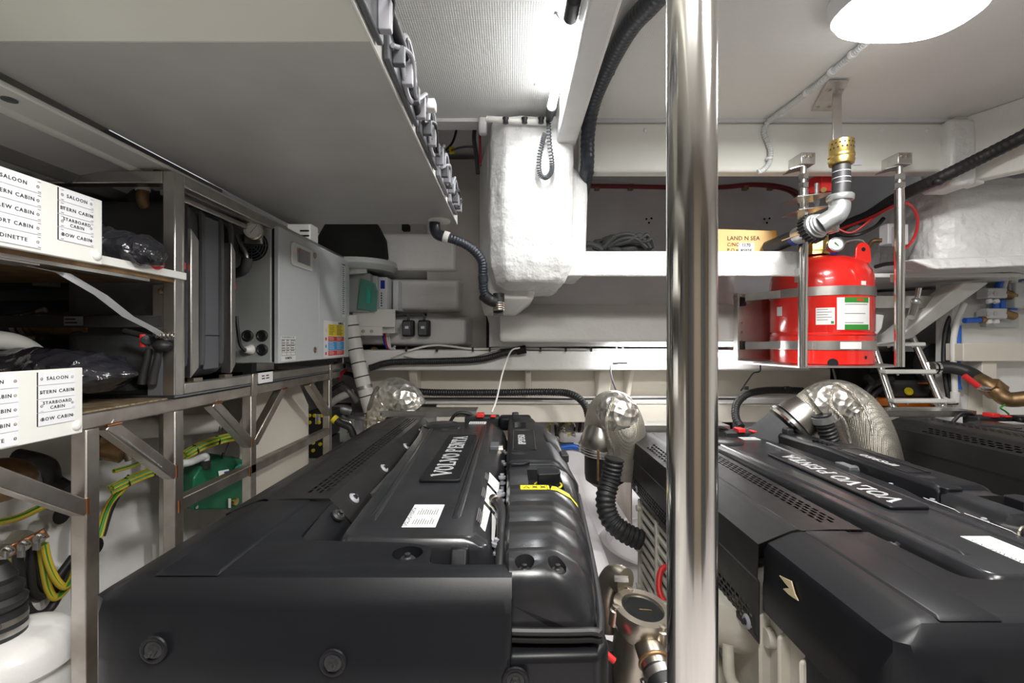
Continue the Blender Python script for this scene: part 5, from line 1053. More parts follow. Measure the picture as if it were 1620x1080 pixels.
# ================= SHELF ITEMS =================
t = thing('cardboard_box', P(1180,396,2.1), 'open-topped brown cardboard box printed LAND N SEA on the upper shelf', 'box')
a_, b_ = P(1100,0,2.12), P(1228,0,2.12); zt_ = P(0,363,2.12).z
M().loft([[(a_.x,2.12,.397),(b_.x,2.12,.397),(b_.x,2.34,.397),(a_.x,2.34,.397)],[(a_.x,2.12,zt_+.006),(b_.x,2.12,zt_-.006),(b_.x,2.34,zt_-.006),(a_.x,2.34,zt_+.006)]]).build('carton', 'card', t, bev=.002)
M().box(b_.x-.02,b_.x+.001,2.118,2.13,zt_-.05,zt_-.005).build('tape_corner', 'tape', t)
xt = P(1150,0,2.12).x
text('LAND N SEA', .027, (xt,2.119,P(0,377,2.12).z), X1, Z1, 'ink', t, align='LEFT'); text('C/NO.', .023, (xt,2.119,P(0,387,2.12).z), X1, Z1, 'ink', t, align='LEFT'); text('P.O.#', .023, (xt,2.119,P(0,396,2.12).z), X1, Z1, 'ink', t, align='LEFT')
wl_ = plate((P(1168,0,2.12).x,2.119,P(0,384,2.12).z), X1, Z1, .073, .042, 'paper', t, 'white_label'); text('1170', .021, (P(1180,0,2.12).x,2.1175,P(0,388,2.12).z), X1, Z1, 'ink', wl_, bold=.0006); text('92025', .021, (P(1180,0,2.12).x,2.1175,P(0,397,2.12).z), X1, Z1, 'ink', wl_, bold=.0006)
t = thing('rope_coil', P(990,396,2.12), 'tangled coil of thick black rope on the upper shelf', 'rope')
rnd = random.Random(5)
M().ball((P(985,0,2.17).x,2.18,.425), (.11,.05,.055), 20).build('rope_heart', 'rope', t)
M().ball((P(970,0,2.17).x,2.17,.46), (.055,.05,.05), 20).build('rope_heart', 'rope', t)
for k in range(9):
    a0 = rnd.uniform(-.5,.5); cxk = P(972+rnd.uniform(-10,36),0,2.15).x; R_ = rnd.uniform(.035,.06); zc_ = .40+.018+rnd.uniform(0,.008)
    pts = [(cxk+R_*1.5*math.cos(a), 2.16+.06*math.sin(a+a0)+.03*rnd.random(), zc_+R_*.62+R_*.75*math.sin(a+a0)+.01*rnd.random()) for a in [i*2*math.pi/9 for i in range(9)]]
    M().tube(pts+[pts[0]], .014, 8).build('rope_turn', 'rope', t)
for k in range(6): M().tube([P(955+k*6,392-k*2,2.1),P(975+k*9,374+(k%3)*4,2.08),P(1000+k*6,372+(k%2)*6,2.08),P(1020+k*3,388+(k%2)*4,2.09)], .011, 8).build('rope_strand', 'rope', t)
M().tube([P(916,393,2.12),P(930,386,2.1),P(945,390,2.1),P(953,396,2.1)], .014, 8).build('rope_tail', 'rope', t)
for i, px in enumerate((1027,1214)):
    for dx, dy in ((-4,0),(4,-1),(0,6)): 
        c_ = P(px+dx,346+dy,3.28); M().lathe((c_.x,3.285,c_.z), [(.008,0),(.001,.002)], (0,-1,0), 8).build('drill_hole', 'hole', label={-4:'left',4:'right',0:'lowest'}[dx]+' drill hole of three above the '+('black rope','cardboard box')[i], cat='hole', grp=('three drill holes above the rope','three drill holes above the box')[i])
# red pipe with clips along the recess
t = thing('red_conduit', P(1100,295,3.2), 'dark red pipe clipped along the recess wall to the cylinder valve', 'pipe')
M().tube([P(925,294,3.2),P(1000,295,3.2),P(1060,296,3.2),P(1140,296,3.2),P(1190,292,3.2),P(1230,296,3.15),P(1255,305,3.0),P(1268,325,2.8),P(1268,345,2.6)], .016, 12).build('pipe_run', 'redd', t)
M().tube([P(1180,292,3.22),P(1215,291,3.2),P(1250,298,3.0),P(1270,310,2.8)], .010, 10).build('second_pipe', 'redd', t)
for px in (945,998,1180,1220): M().box(P(px-4,0,3.2).x,P(px+4,0,3.2).x,3.19,3.23,P(0,300,3.2).z,P(0,291,3.2).z).build('pipe_clip', 'bronze', t, bev=.003)
M().tube([P(925,286,3.24),P(960,288,3.25),P(1010,292,3.25)], .008).build('white_cable', 'gcond', label='pale cable above the red pipe in the recess', cat='cable')
# ================= BIG HOSES =================
t = thing('wrapped_hose', P(950,120,1.6), 'fat black wrapped hose curving down from the ceiling past the beam', 'hose')
M().tube([P(1060,-30,1.15),P(1030,5,1.25),P(995,45,1.4),P(960,110,1.65),P(938,165,1.85),P(930,215,1.95),P(929,262,2.0),P(924,295,2.15),P(918,322,2.3)], .030, 20, corr=(.022,.0008)).build('hose_body', 'navy', t)
for k, (px, py, Y) in enumerate(((960,110,1.65),(930,200,1.93),(929,270,2.02))): M().tube([P(px,py,Y),P(px-1,py+3,Y)], .032, 18, smooth=False).build('hose_tie', 'rubber', t)
t = thing('sleeved_hose', P(1450,300,2.2), 'black sleeved hose slanting from the right edge down behind the cylinder', 'hose')
M().tube([P(1680,180,1.75),P(1620,215,1.82),P(1555,248,1.93),P(1490,280,2.0),P(1420,312,2.2),P(1375,340,2.45),P(1335,358,2.6),P(1310,385,2.7),P(1300,410,2.7)], .027, 18, corr=(.02,.0006)).build('hose_body', 'rubber', t)
for px, py, Y in ((1485,283,2.0),(1362,347,2.5)): M().ball(P(px,py+4,Y), (.022,.02,.018)).build('saddle_clip', 'rubber', t)
M().tube([P(1330,362,2.6),P(1375,345,2.42),P(1425,322,2.15),P(1445,330,2.2),P(1452,352,2.25),P(1445,378,2.3),P(1430,395,2.3)], .007, 8).build('red_cable', 'redp', label='thin red cable looping round the right post top', cat='cable')
M().tube([P(1315,362,2.5),P(1335,372,2.45),P(1360,370,2.4),P(1385,358,2.4),P(1398,345,2.4)], .010, 8).build('black_red_loom', 'rubber', label='black taped loom hooked below the slanting hose', cat='cable')
M().tube([P(1318,358,2.48),P(1345,368,2.44),P(1372,352,2.4),P(1388,338,2.4)], .006, 8).build('red_wire', 'redp', label='red wire twisted with the black loom', cat='cable')
t = thing('wall_junction', P(1415,375,2.4), 'pale plastic junction box on the rough wall behind the right post', 'box')
M().box(P(1395,0,2.4).x,P(1418,0,2.4).x,2.36,2.42,P(0,388,2.4).z,P(0,356,2.4).z).build('box_body', 'white', t, bev=.004)
M().box(P(1421,0,2.3).x,P(1432,0,2.3).x,2.28,2.34,P(0,388,2.3).z,P(0,356,2.3).z).build('box_lid', 'white', t, bev=.004)
M().tube([P(1395,380,2.4),P(1380,382,2.42),P(1372,395,2.45),P(1368,405,2.45)], .011, 10).build('brass_tube', 'bronze', label='short brass coloured tube bending from the pale junction box', cat='pipe')
M().tube([P(1385,422,2.3),P(1400,418,2.25),P(1420,416,2.2),P(1425,415,2.2)], .010, 8).build('cable_run', 'rubber', label='black cable lying on the right shelf by the post', cat='cable')
M().box(P(1350,0,2.04).x,P(1365,0,2.04).x,2.043,2.05,P(0,260,2.04).z,P(0,251,2.04).z).build('beam_label', 'tag', label='tiny white label plate on the beam beside the brass nozzle', cat='label')
for px in (1021,1395,1467): M().ball(P(px,206,2.05), (.010,.006,.010), 12).build('button_cap', 'white', label={1021:'white button cap on the beam left of the pole',1395:'white button cap on the beam above the cylinder posts',1467:'white button cap on the beam nearest its right end'}[px], cat='cap', grp='button caps on the beam')
# ceiling edge conduit on the column with clips
t = thing('column_conduit', P(820,190,1.93), 'white conduit with black clips across the top of the moulded column', 'conduit')
M().tube([P(770,188,1.93),P(795,190,1.92),P(830,192,1.92),P(870,194,1.93)], .013, 12).build('conduit_body', 'hosep', t)
for px in (800,830,856): M().lathe(P(px,191,1.905), [(.014,-.012),(.010,0),(.012,.01),(.001,.012)], (0,0,-1), 12).build('clip', 'rubber', t)
# small lines on the column wall
for px, py in ((848,172),): M().ball(V((P(px,0,1.77).x,1.77,.998)), (.008,.008,.004)).build('ceiling_button', 'white', label='small white button on the ceiling panel beside the tube lamp', cat='cap')
# ================= BACK WALL RUNS =================
t = thing('main_cable_sleeve', P(700,570,2.64), 'fat black cable sleeve sagging along the upper ledge', 'sleeve')
M().tube([P(585,582,2.63),P(620,573,2.63),P(700,571,2.63),P(760,568,2.63),P(800,558,2.63),P(830,553,2.63)], .019, 14, corr=(.012,.0008)).build('sleeve_body', 'rubber', t)
M().cyl(P(817,555,2.62),P(832,552,2.62), .024).build('sleeve_end', 'hole', t)
t = thing('lower_black_hose', P(800,620,2.8), 'long black ribbed hose along the back wall bending down beside the foil elbow', 'hose')
M().tube([P(640,612,2.69),P(670,620,2.68),P(780,621,2.66),P(870,620,2.62),P(905,624,2.55),P(925,640,2.5),P(932,662,2.45)], .020, 14, corr=(.014,.0014)).build('hose_body', 'rubber', t)
M().tube([P(660,630,2.69),P(760,630,2.69),P(900,631,2.69),P(1060,630,2.69),P(1180,631,2.69)], .006, 8).build('thin_cable', 'rubber', label='thin black cable along the middle ledge under the ribbed hose', cat='cable')
t = thing('right_black_hose', P(1200,625,2.6), 'black hose arching from behind the middle engine to the foil elbow', 'hose')
M().tube([P(1172,675,2.3),P(1164,660,2.35),P(1166,638,2.4),P(1185,622,2.45),P(1220,617,2.5),P(1270,618,2.5)], .019, 14, corr=(.014,.001)).build('hose_body', 'rubber', t)
for px in (1180,1245): M().box(P(px-3,0,2.43).x,P(px+3,0,2.43).x,2.42,2.44,P(0,616,2.43).z,P(0,611,2.43).z).build('tie_knot', 'rubber', t)
t = thing('white_cables', P(700,550,2.64), 'thin white cables tied along the back wall above the ledge', 'cables')
for i, pts in enumerate(([(620,565),(645,555),(690,546),(750,552),(800,550),(830,551),(975,553),(1060,553)],[(640,562),(665,568),(680,574)],[(720,572),(745,564),(790,552)],[(765,478),(772,500),(782,530),(793,545),(790,552)],[(773,480),(776,505),(790,535)])):
    M().tube([P(x,y,2.645) for x,y in pts], .006, 6).build('cable', 'hosep', t)
for px in (643,691,748,775,855,895,935,975,985): M().box(P(px-1.5,0,2.64).x,P(px+1.5,0,2.64).x,2.63,2.65,P(0,556,2.64).z,P(0,549,2.64).z).build('cable_tie', 'rubber', t)
M().tube([P(822,550,2.6),P(808,556,2.55),P(795,590,2.4),P(786,630,2.25),P(778,652,2.15)], .0045, 8).build('hanging_line', 'hosep', label='thin white line dropping from the sleeve end to the engine', cat='cable')
for px in (664,742,836): pass
# fuel fittings on back wall behind rocker
t = thing('fuel_manifold', P(900,675,2.95), 'grey fuel valve blocks with yellow caps on the foot of the back wall', 'manifold')
for px in (875,897): M().box(P(px-5,0,2.92).x,P(px+5,0,2.92).x,2.9,2.99,P(0,695,2.92).z,P(0,666,2.92).z).build('valve_block', 'alu', t, bev=.004)
for px, py in ((870,669),(867,678),(893,673),(893,682),(901,669),(900,688),(893,692)): M().ball(P(px,py,2.89), .011, 10).build('yellow_cap', 'yellow', t)
for px, py in ((877,669),(904,669),(888,676),(889,680),(904,686)): M().tube([P(px,py,2.88),P(px+4,py,2.86),P(px+6,py+4,2.88)], .007, 8).build('steel_fitting', 'chrome2', t)
for pts in ([(884,668),(883,655),(890,652),(905,654),(915,658)],[(896,666),(896,655)],[(909,676),(908,690),(904,702)],[(878,672),(879,690)],[(914,652),(918,670),(915,690),(922,706)]): M().tube([P(x,y,2.9) for x,y in pts], .010 if len(pts) > 3 else .006, 8).build('fuel_hose', 'rubber', t)
M().box(P(885,0,2.9).x,P(897,0,2.9).x,2.88,2.93,P(0,661,2.9).z,P(0,655,2.9).z).build('yellow_tag', 'yellow', t)
M().box(P(882,0,2.9).x,P(908,0,2.9).x,2.9,2.97,P(0,697,2.9).z,P(0,691,2.9).z).build('wood_block', 'bronze', t); M().box(P(884,0,2.9).x,P(906,0,2.9).x,2.85,2.95,P(0,704,2.9).z,P(0,698,2.9).z).build('drip_tray', 'dark', t)
M().tube([P(888,708,2.85),P(905,706,2.85),P(922,710,2.85)], .018, 12).build('blue_pipe', 'blue', label='blue pipe below the grey fuel valve blocks', cat='pipe')
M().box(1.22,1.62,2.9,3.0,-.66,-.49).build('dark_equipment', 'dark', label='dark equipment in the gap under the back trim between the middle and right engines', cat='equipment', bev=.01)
M().box(1.40,1.55,2.8,2.9,-.60,-.48).build('white_canister', 'white', label='small white canister beside the dark equipment under the trim', cat='canister', bev=.01)
for px, m_, l in ((1190,'redp','tiny red connector in the dark gap under the back trim'),): M().box(P(px-2,0,2.85).x,P(px+2,0,2.85).x,2.84,2.88,P(0,670,2.85).z,P(0,660,2.85).z).build('connector', m_, label=l, cat='connector')
# ================= EXHAUST ELBOWS =================
t = thing('exhaust_elbow', P(620,640,2.2), 'crinkled silver foil exhaust elbow beside the rack end, behind the first engine', 'exhaust')
M().tube([P(606,720,2.3),P(608,680,2.3),P(612,650,2.3),P(622,628,2.28),P(640,632,2.25),P(655,650,2.25)], .098, 28, rfun=lambda u: .098 if u < .6 else .098-.06*(u-.6)).build('foil_jacket', 'foil', t, lump=.012, lumps=.06, lvl=1)
M().ring(P(608,662,2.3), .098, .006, (0,.1,1), 28).build('jacket_seam', 'cloth', t)
t = thing('exhaust_elbow', P(970,660,2.1), 'silver-jacketed exhaust elbow rising between the first and middle engines', 'exhaust')
M().tube([P(984,750,2.2),P(989,712,2.18),P(986,675,2.15),P(972,650,2.17),P(958,658,2.25),P(950,690,2.3)], .09, 28, rfun=lambda u: .085+.014*math.sin(u*3)).build('woven_jacket', 'cloth', t)
M().tube([P(987,680,2.16),P(978,655,2.14),P(966,645,2.18)], .094, 28, rfun=lambda u: .090+.006*math.sin(u*3)).build('foil_patch', 'foil', t, lump=.005, lumps=.06, lvl=1)
M().tube([P(975,720,2.12),P(962,690,2.08),P(960,660,2.06),P(970,630,2.07)], .007, 8).build('jacket_seam', 'cloth', t)
M().lathe(P(950,705,2.25), [(.100,0),(.100,.03),(.085,.07),(.06,.13)], (.05,-.05,1), 32).build('grey_cone', 'cast', t)
q = M()
for k in range(3): q.ring(P(950,704+k*4,2.25), .104, .006, (.05,-.15,1), 36)
q.build('flange_clamp', 'chrome2', t, kind='stuff')
M().lathe(P(957,768,2.25), [(.001,-.0),(.06,.004),(.095,.03),(.100,.06),(.100,.19)], n=32).build('muffler_body', 'rubber', t); M().box(P(945,0,2.14).x,P(948,0,2.14).x,2.14,2.16,P(0,760,2.15).z,P(0,712,2.15).z).build('muffler_seam', 'bronze', t)
t = thing('intake_hose', P(970,800,1.95), 'thick black ribbed hose hanging beside the middle engine and bending into it', 'hose')
M().tube([P(972,725,2.0),P(966,755,2.0),P(958,790,1.97),P(965,820,1.95),P(985,840,1.93),P(1015,855,1.92)], .042, 20, corr=(.020,.0022)).build('hose_body', 'rubber', t)
t = thing('exhaust_elbow', P(1310,650,2.05), 'large silver-jacketed exhaust elbow arching between the middle and right engines', 'exhaust')
M().tube([P(1396,745,2.0),P(1384,708,2.0),P(1366,670,2.02),P(1342,642,2.05),P(1312,633,2.08),P(1288,642,2.1),P(1274,656,2.1)], .1, 32, rfun=lambda u: .082+.014*math.sin(min(1,u*1.2)*math.pi)).build('woven_jacket', 'cloth', t, lump=.005, lumps=.1, lvl=1)
M().tube([P(1350,650,2.02),P(1333,638,2.04),P(1312,636,2.06),P(1292,645,2.08)], .1, 24, rfun=lambda u: .094+.006*math.sin(u*3.1)).build('foil_patch', 'foil', t, lump=.006, lumps=.06, lvl=1)
M().tube([P(1345,700,1.88),P(1335,665,1.87),P(1315,640,1.90),P(1318,612,2.0)], .006, 8).build('jacket_seam', 'cloth', t)
M().tube([P(1382,690,1.88),P(1372,655,1.9),P(1352,625,1.94),P(1325,606,2.0)], .005, 8).build('jacket_seam', 'cloth', t)
ax = (P(1243,680,2.12)-P(1285,650,2.1)).normalized()
M().lathe(P(1290,643,2.1), [(.078,0),(.088,.04),(.098,.08),(.100,.12)], ax, 32).build('steel_cone', 'cast', t)
M().lathe(P(1255,671,2.12), [(.10,0),(.118,.006),(.118,.02),(.108,.03)], ax, 36).build('flange_clamp', 'chrome2', t); M().lathe(P(1256,671,2.12), [(.1,0),(.112,.004),(.112,.008)], ax, 36).build('dark_gap_ring', 'hole', t)
M().lathe(P(1249,676,2.12), [(.1,.02),(.1,.35),(.001,.35)], ax, 28).build('hose_end', 'foam', t)
t = thing('turbo_hose', P(1312,680,2.0), 'black ribbed hose with green-tinged clamp under the large elbow', 'hose')
M().tube([P(1300,655,2.0),P(1306,675,2.0),P(1318,705,2.0),P(1322,730,2.0)], .036, 18, corr=(.016,.0018)).build('hose_body', 'rubber', t); M().tube([P(1300,658,2.0),P(1303,668,2.0)], .042, 18, smooth=False).build('hose_clamp', 'galv', t)
M().tube([P(1318,584,2.5),P(1322,600,2.4),P(1326,625,2.2)], .005).build('steel_line', 'steel', label='thin steel rod rising from the large elbow to the platform', cat='rod')
# ================= SEA STRAINER, VALVE, FLOOR PIECES =================
t = thing('sea_strainer', (.335,1.17,-1.2), 'nickel-bronze sea water strainer with glass lid beside the pole foot', 'strainer')
c_ = V((.335,1.17,-.69)); ax = V((.12,-.10,1)).normalized(); L_ = lambda a, z: c_+ax.to_track_quat('Z','Y')@V((math.cos(a)*.072, math.sin(a)*.072, z))
M().lathe((.325,1.18,-1.2), [(.062,0),(.062,.30),(.066,.36),(.064,.40),(.055,.48),(.001,.48)], n=36).build('strainer_body', 'cupro', t)
M().lathe(c_, [(.058,-.06),(.075,-.03),(.076,0),(.074,.008),(.054,.008),(.052,.002)], ax, 40).build('lid_ring', 'cupro', t)
M().lathe(c_, [(.053,.0),(.053,.003),(.001,.003)], ax, 36).build('glass_lid', 'glass', t)
M().bar(c_+ax*.004-V((.022,0,0)), c_+ax*.004+V((.022,-.004,-.002)), .003, .001).build('lid_reflector_bar', 'bronze', t)
for a in (2.4, .9, -2.0, -.5): M().lathe(L_(a,-.02), [(.014,-.02),(.014,.018),(.009,.020),(.009,.030),(.001,.031)], ax, 12).build('lid_bolt', 'cupro', t)
M().tube([(.336,1.16,-.745),(.336,1.10,-.75),(.338,1.06,-.765)], .034, 20).build('outlet_branch', 'cupro', t)
M().ring((.337,1.075,-.758), .034, .005, (.03,-1,-.35), 24).build('outlet_ring', 'bronze', t)
M().tube([(.27,1.26,-.80),(.268,1.28,-.72),(.285,1.27,-.66),(.31,1.24,-.655)], .036, 20).build('inlet_elbow', 'cupro', t)
M().bar((.275,1.22,-.635),(.31,1.21,-.632), .012, .012).build('inlet_clamp_screw', 'chrome2', t)
t = thing('strainer_hose', (.44,1.0,-1.2), 'black hose with wide steel clamps leaving the strainer toward the pole foot', 'hose')
M().tube([(.338,1.065,-.762),(.345,1.03,-.785),(.355,1.0,-.85),(.365,.985,-1.0),(.38,.97,-1.15)], .033, 20).build('hose_body', 'rubber', t)
for a_, b_ in (((.339,1.060,-.765),(.342,1.045,-.773)),((.344,1.035,-.781),(.347,1.022,-.794))): M().tube([a_,b_], .0355, 22, smooth=False).build('wide_clamp', 'steel', t)
M().tube([(.300,1.045,-.775),(.305,1.04,-.795)], .007).build('clamp_screw', 'chrome2', t)
M().tube([(.245,1.20,-.80),(.240,1.19,-.90),(.25,1.19,-1.05)], .03, 14).build('inlet_hose', 'rubber', label='black hose with clamp behind the strainer on its left', cat='hose')
t = thing('drain_valve', (.22,1.10,-.76), 'small red T-handle valve beside the rocker cover foot', 'valve')
M().tube([(.205,1.10,-.735),(.245,1.09,-.765)], .008, 10).build('t_bar', 'redp', t); M().bar((.225,1.095,-.75),(.205,1.11,-.775), .012,.012).build('handle_stem', 'redp', t)
M().lathe((.2,1.11,-.78), [(.016,0),(.016,.02)], (1,0,0), 14).build('valve_body', 'rubber', t); M().tube([(.2,1.12,-.80),(.215,1.11,-.83),(.205,1.10,-.85)], .008).build('valve_tail', 'rubber', t)
M().prism(rpoly([(.30,1.95),(.62,1.95),(.66,2.35),(.30,2.35)], .05), -1.2, -1.185).build('floor_plate', 'white', label='cream floor plate with finger hole between the engines', cat='plate', bev=.004)
M().lathe((.44,2.2,-1.185), [(.02,0),(.001,.0005)], n=20).build('finger_hole', 'hole', label='finger hole in the cream floor plate', cat='hole')
M().prism(rpoly([(.26,1.35),(.60,1.35),(.62,1.88),(.26,1.88)], .04), -1.2, -1.188).build('floor_plate', 'white', label='second floor plate nearer the strainer', cat='plate', bev=.004)
t = thing('floor_cable', (.55,2.55,-1.19), 'black and red cable pair crossing the hull between the engines', 'cable')
M().tube([(.22,2.52,-1.185),(.6,2.50,-1.185),(.95,2.5,-1.185)], .012).build('black_cable', 'rubber', t); M().tube([(.22,2.54,-1.175),(.4,2.53,-1.172),(.7,2.53,-1.178)], .006).build('red_cable', 'redp', t)
for x in (.35,.55,.62): M().box(x-.006,x+.006,2.49,2.56,-1.2,-1.165).build('cable_clip', 'rubber', t)
M().tube([(.60,1.72,-.84),(.555,1.70,-.86),(.54,1.66,-.92),(.57,1.60,-.96)], .011).build('red_hose', 'redp', label='short red hose looping out of the middle engine above the strainer', cat='hose')
t = thing('alternator', (.86,2.35,-1.1), 'grey metal pump housing inside the round moulding beyond the hose', 'pump')
M().lathe((.83,2.33,-1.1), [(.001,0),(.13,0),(.12,.10),(.08,.14),(.001,.15)], n=28).build('pump_housing', 'cast', t)
for k in range(5):
    a = k*1.2; M().lathe((.83+.10*math.cos(a),2.33+.10*math.sin(a),-.99), [(.016,0),(.016,.012)], n=8).build('housing_bolt', 'galv', t)
M().tube([(.72,2.4,-1.0),(.80,2.3,-.92),(.88,2.25,-.95)], .016).build('green_hose', 'green', t)
# ================= RIGHT BACKGROUND =================
t = thing('steel_ladder', P(1435,640,2.5), 'polished steel ladder with white treads behind the red cylinder stand', 'ladder')
for a_, b_ in (((1378,535,2.55),(1414,645,2.4)),((1440,525,2.55),(1491,642,2.4))): M().tube([P(*a_),P(*b_)], .0175, 16, smooth=False).build('ladder_rail', 'chrome2', t)
M().tube([P(1440,527,2.55),P(1436,522,2.56),P(1428,522,2.6),P(1418,530,2.7)], .0175, 12).build('rail_hook', 'chrome2', t)
for (x0, x1, py, Y) in ((1382,1458,543,2.52),(1395,1475,586,2.45),(1408,1492,632,2.39)):
    q = M(); a_, b_ = P(x0,py,Y), P(x1,py,Y); q.box(a_.x,b_.x,Y-.03,Y+.02,a_.z-.016,a_.z+.006); tr_ = q.build('tread', 'board', t, bev=.006)
    for fx in (.25,.75): M().ball(V((a_.x+(b_.x-a_.x)*fx,Y-.02,a_.z-.018)), .008, 8).build('tread_screw', 'chrome2', tr_)
t = thing('generator', P(1430,620,2.8), 'black and orange machine with yellow cap seen through the ladder', 'generator')
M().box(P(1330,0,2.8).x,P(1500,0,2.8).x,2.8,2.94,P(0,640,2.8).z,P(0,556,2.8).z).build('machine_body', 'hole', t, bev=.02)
M().box(P(1380,0,2.75).x,P(1480,0,2.75).x,2.70,2.9,P(0,645,2.75).z,P(0,629,2.75).z).build('orange_base', 'orange', t, bev=.006)
M().box(P(1410,0,2.7).x,P(1480,0,2.7).x,2.72,2.8,P(0,629,2.72).z,P(0,602,2.72).z).build('black_housing', 'dark', t, bev=.02, seg=3)
M().lathe(P(1437,619,2.71), [(.024,0),(.022,.010),(.013,.012),(.001,.008)], (0,-1,.2), 20).build('yellow_cap', 'yellow', t)
M().box(P(1455,0,2.71).x,P(1470,0,2.71).x,2.70,2.73,P(0,607,2.71).z,P(0,605,2.71).z).build('orange_mark', 'orange', t)
for pts in ([(1362,640),(1375,615),(1395,603),(1412,600)],[(1372,640),(1388,618),(1405,608)],[(1370,596),(1378,602),(1380,612)]): M().tube([P(x,y,2.68) for x,y in pts], .018, 10).build('thick_cable', 'rubber', t)
t = thing('engine_heat_exchanger', P(1460,570,2.7), 'round metal housing with black hose behind the ladder right rail', 'housing')
M().lathe(P(1478,577,2.78), [(.13,0),(.13,.05),(.09,.07),(.001,.075)], (0,-1,.0), 28).build('round_end', 'foam', t)
M().box(P(1376,0,2.78).x,P(1470,0,2.78).x,2.78,2.94,P(0,590,2.78).z,P(0,556,2.78).z).build('dark_body', 'hole', t); M().box(P(1425,0,2.76).x,P(1500,0,2.76).x,2.76,2.82,P(0,556,2.76).z,P(0,545,2.76).z).build('grey_label_bar', 'cab', t)
t = thing('seacock', P(1570,605,2.3), 'tarnished bronze seacock pipe with red lever and black hose at the right edge', 'valve')
M().tube([P(1472,583,2.5),P(1480,581,2.48),P(1510,582,2.42),P(1535,590,2.37),P(1550,601,2.32)], .032, 18).build('black_hose', 'rubber', t)
for a_, b_ in (((1472,582),(1476,582)),((1479,582),(1483,582)),((1541,594),(1544,597)),((1547,598),(1550,601))): M().tube([P(*a_,2.45),P(*b_,2.45)], .034, 18, smooth=False).build('hose_clamp', 'chrome2', t)
M().tube([P(1548,600,2.32),P(1562,608,2.28),P(1578,620,2.25),P(1590,630,2.22),P(1605,632,2.2),P(1640,628,2.15)], .036, 18).build('bronze_pipe', 'bronze', t)
M().lathe(P(1572,615,2.27), [(.048,-.03),(.048,.03)], (.7,-.1,-.6), 6).build('hex_body', 'bronze', t)
M().tube([P(1525,594,2.24),P(1548,611,2.22)], .014, 10, smooth=False).build('red_lever', 'redp', t); M().tube([P(1548,611,2.22),P(1556,614,2.21),P(1566,615,2.2)], .013, 10).build('lever_boss', 'chrome2', t)
M().tube([P(1590,640,2.2),P(1583,645,2.2),P(1590,650,2.2),P(1596,655,2.2)], .004, 6).build('earth_wire', 'ygreen', label='thin green earth wire under the bronze seacock pipe', cat='wire')
t = thing('water_manifold', P(1585,470,2.46), 'grey plastic water manifold pair with white taps on the right wall', 'manifold')
M().box(P(1560,0,2.47).x,P(1612,0,2.47).x,2.47,2.50,P(0,517,2.47).z,P(0,452,2.47).z).build('mounting_board', 'cab', t)
for py in (464,496):
    blk_ = M().box(P(1556,0,2.42).x,P(1588,0,2.42).x,2.40,2.46,P(0,py+8,2.42).z,P(0,py-8,2.42).z).build('manifold_block', 'gcond', t, bev=.006)
    for px in (1564,1575): 
        M().lathe(P(px,py+10,2.41), [(.013,0),(.015,.012),(.012,.02)], (0,-.3,-1), 12).build('white_tap', 'white', blk_)
        M().lathe(P(px,py,2.40), [(.012,0),(.012,.004),(.001,.004)], (0,-1,0), 14).build('round_port', 'cab', blk_)
    M().tube([P(1586,py-2,2.42),P(1597,py+2,2.42),P(1604,py+4,2.42)], .022, 12).build('brass_tee', 'bronze', t)
for i, (px0, px1, y0_, y1_, m_, r_) in enumerate(((1584,1578,438,458,'blue',.016),(1592,1586,438,458,'gcond',.014),(1604,1600,432,462,'hosep',.020),(1609,1602,445,490,'blue',.018),(1575,1575,475,490,'blue',.015),(1585,1585,475,490,'blue',.015))):
    M().tube([P(px0,y0_,2.43),P(px1,y1_,2.43)], r_, 12, smooth=False).build('water_pipe', m_, t)
M().tube([P(1526,507,2.42),P(1553,506,2.42)], .015, 12, smooth=False).build('water_pipe', 'blue', t); M().cyl(P(1550,506,2.42),P(1562,505,2.42), .019, n=10).build('brass_union', 'bronze', t)
M().box(P(1606,0,2.4).x,P(1660,0,2.4).x,2.40,2.49,P(0,487,2.4).z,P(0,446,2.4).z).build('grey_enclosure', 'cab', bev=.006, label='grey box at the right edge beside the water manifold', cat='box')
t = thing('cable_riser', P(1505,550,2.55), 'bundle of black cables running down the right wall', 'cables')
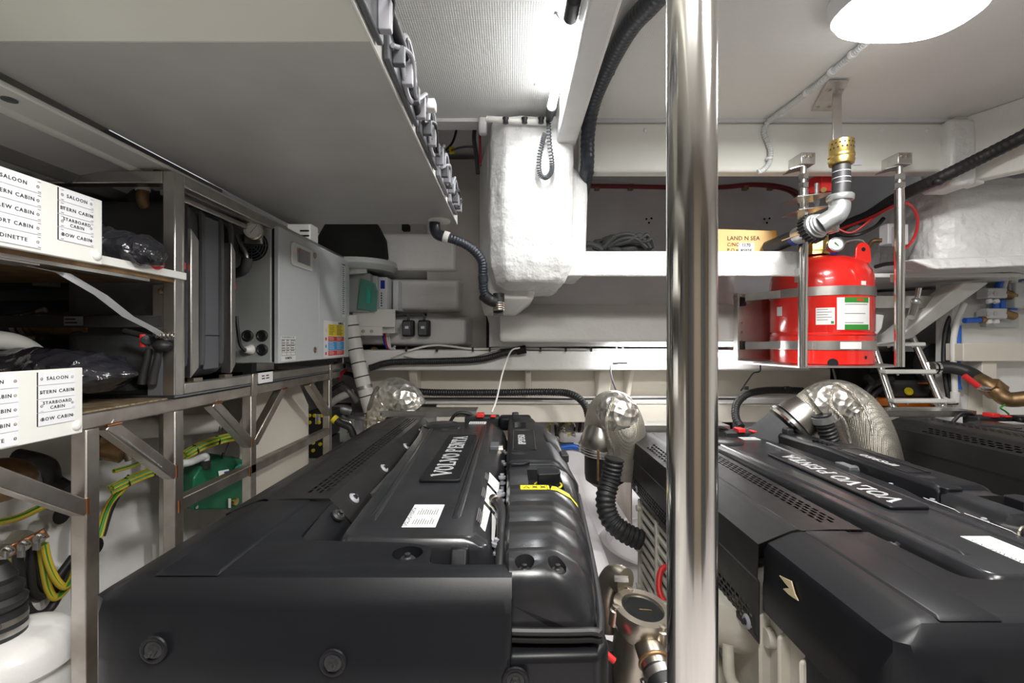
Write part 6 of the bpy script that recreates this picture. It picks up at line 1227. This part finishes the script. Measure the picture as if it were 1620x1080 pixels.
for dx in (0,6,11): M().tube([P(1512+dx*.6,488,2.52),P(1498+dx,515,2.52),P(1493+dx,560,2.52),P(1496+dx,600,2.5),P(1503+dx*.8,640,2.48)], .012, 10).build('black_cable', 'rubber', t)
t = thing('white_riser_pipe', P(1515,600,2.48), 'white plastic pipe with blue pipe beside it down the right wall', 'pipe')
M().tube([P(1526,480,2.46),P(1514,510,2.46),P(1508,545,2.46),P(1510,600,2.46),P(1511,630,2.46)], .014, 12).build('white_pipe', 'hosep', t); M().tube([P(1516,515,2.47),P(1515,600,2.47),P(1517,615,2.47)], .014, 12).build('blue_pipe', 'blue', t)
M().cyl(P(1511,620,2.45),P(1511,636,2.45), .02).build('pipe_socket', 'hosep', t); M().tube([P(1511,634,2.45),P(1500,634,2.44),P(1493,631,2.44)], .014).build('pipe_elbow', 'hosep', t)
t = thing('door_latch', P(1446,470,2.5), 'polished lever latch on a steel plate under the right shelf', 'latch')
M().box(P(1378,0,2.41).x,P(1478,0,2.41).x,2.41,2.42,P(0,487,2.41).z,P(0,468,2.41).z).build('latch_plate', 'steel', t)
M().tube([P(1454,455,2.36),P(1450,475,2.37)], .013, 12, smooth=False).build('lever', 'chrome2', t); M().tube([P(1450,475,2.37),P(1441,502,2.33)], .018, 14, smooth=False).build('lever', 'chrome2', t); M().ball(P(1449,477,2.36), .022).build('lever_boss', 'galv', t)
M().tube([P(1375,486,2.45),P(1392,480,2.45),P(1410,476,2.5)], .022, 12).build('short_black_hose', 'rubber', label='short black hose between the red cylinder and right post', cat='hose')
M().loft([[P(1375,495,2.4),P(1400,498,2.4),P(1396,520,2.4),P(1380,540,2.4),P(1375,540,2.4)],[p+V((0,.04,0)) for p in (P(1375,495,2.4),P(1400,498,2.4),P(1396,520,2.4),P(1380,540,2.4),P(1375,540,2.4))]]).build('white_bracket', 'white', label='white moulded bracket just right of the red cylinder', cat='bracket', bev=.01, seg=3)
t = thing('cable_hook', P(1180,590,2.7), 'small black clip and wire under the ledge near the cylinder platform', 'clip')
M().tube([P(1203,577,2.6),P(1202,587,2.6),P(1192,590,2.6),P(1184,600,2.62),P(1172,618,2.66)], .004, 6).build('hook_wire', 'rubber', t)
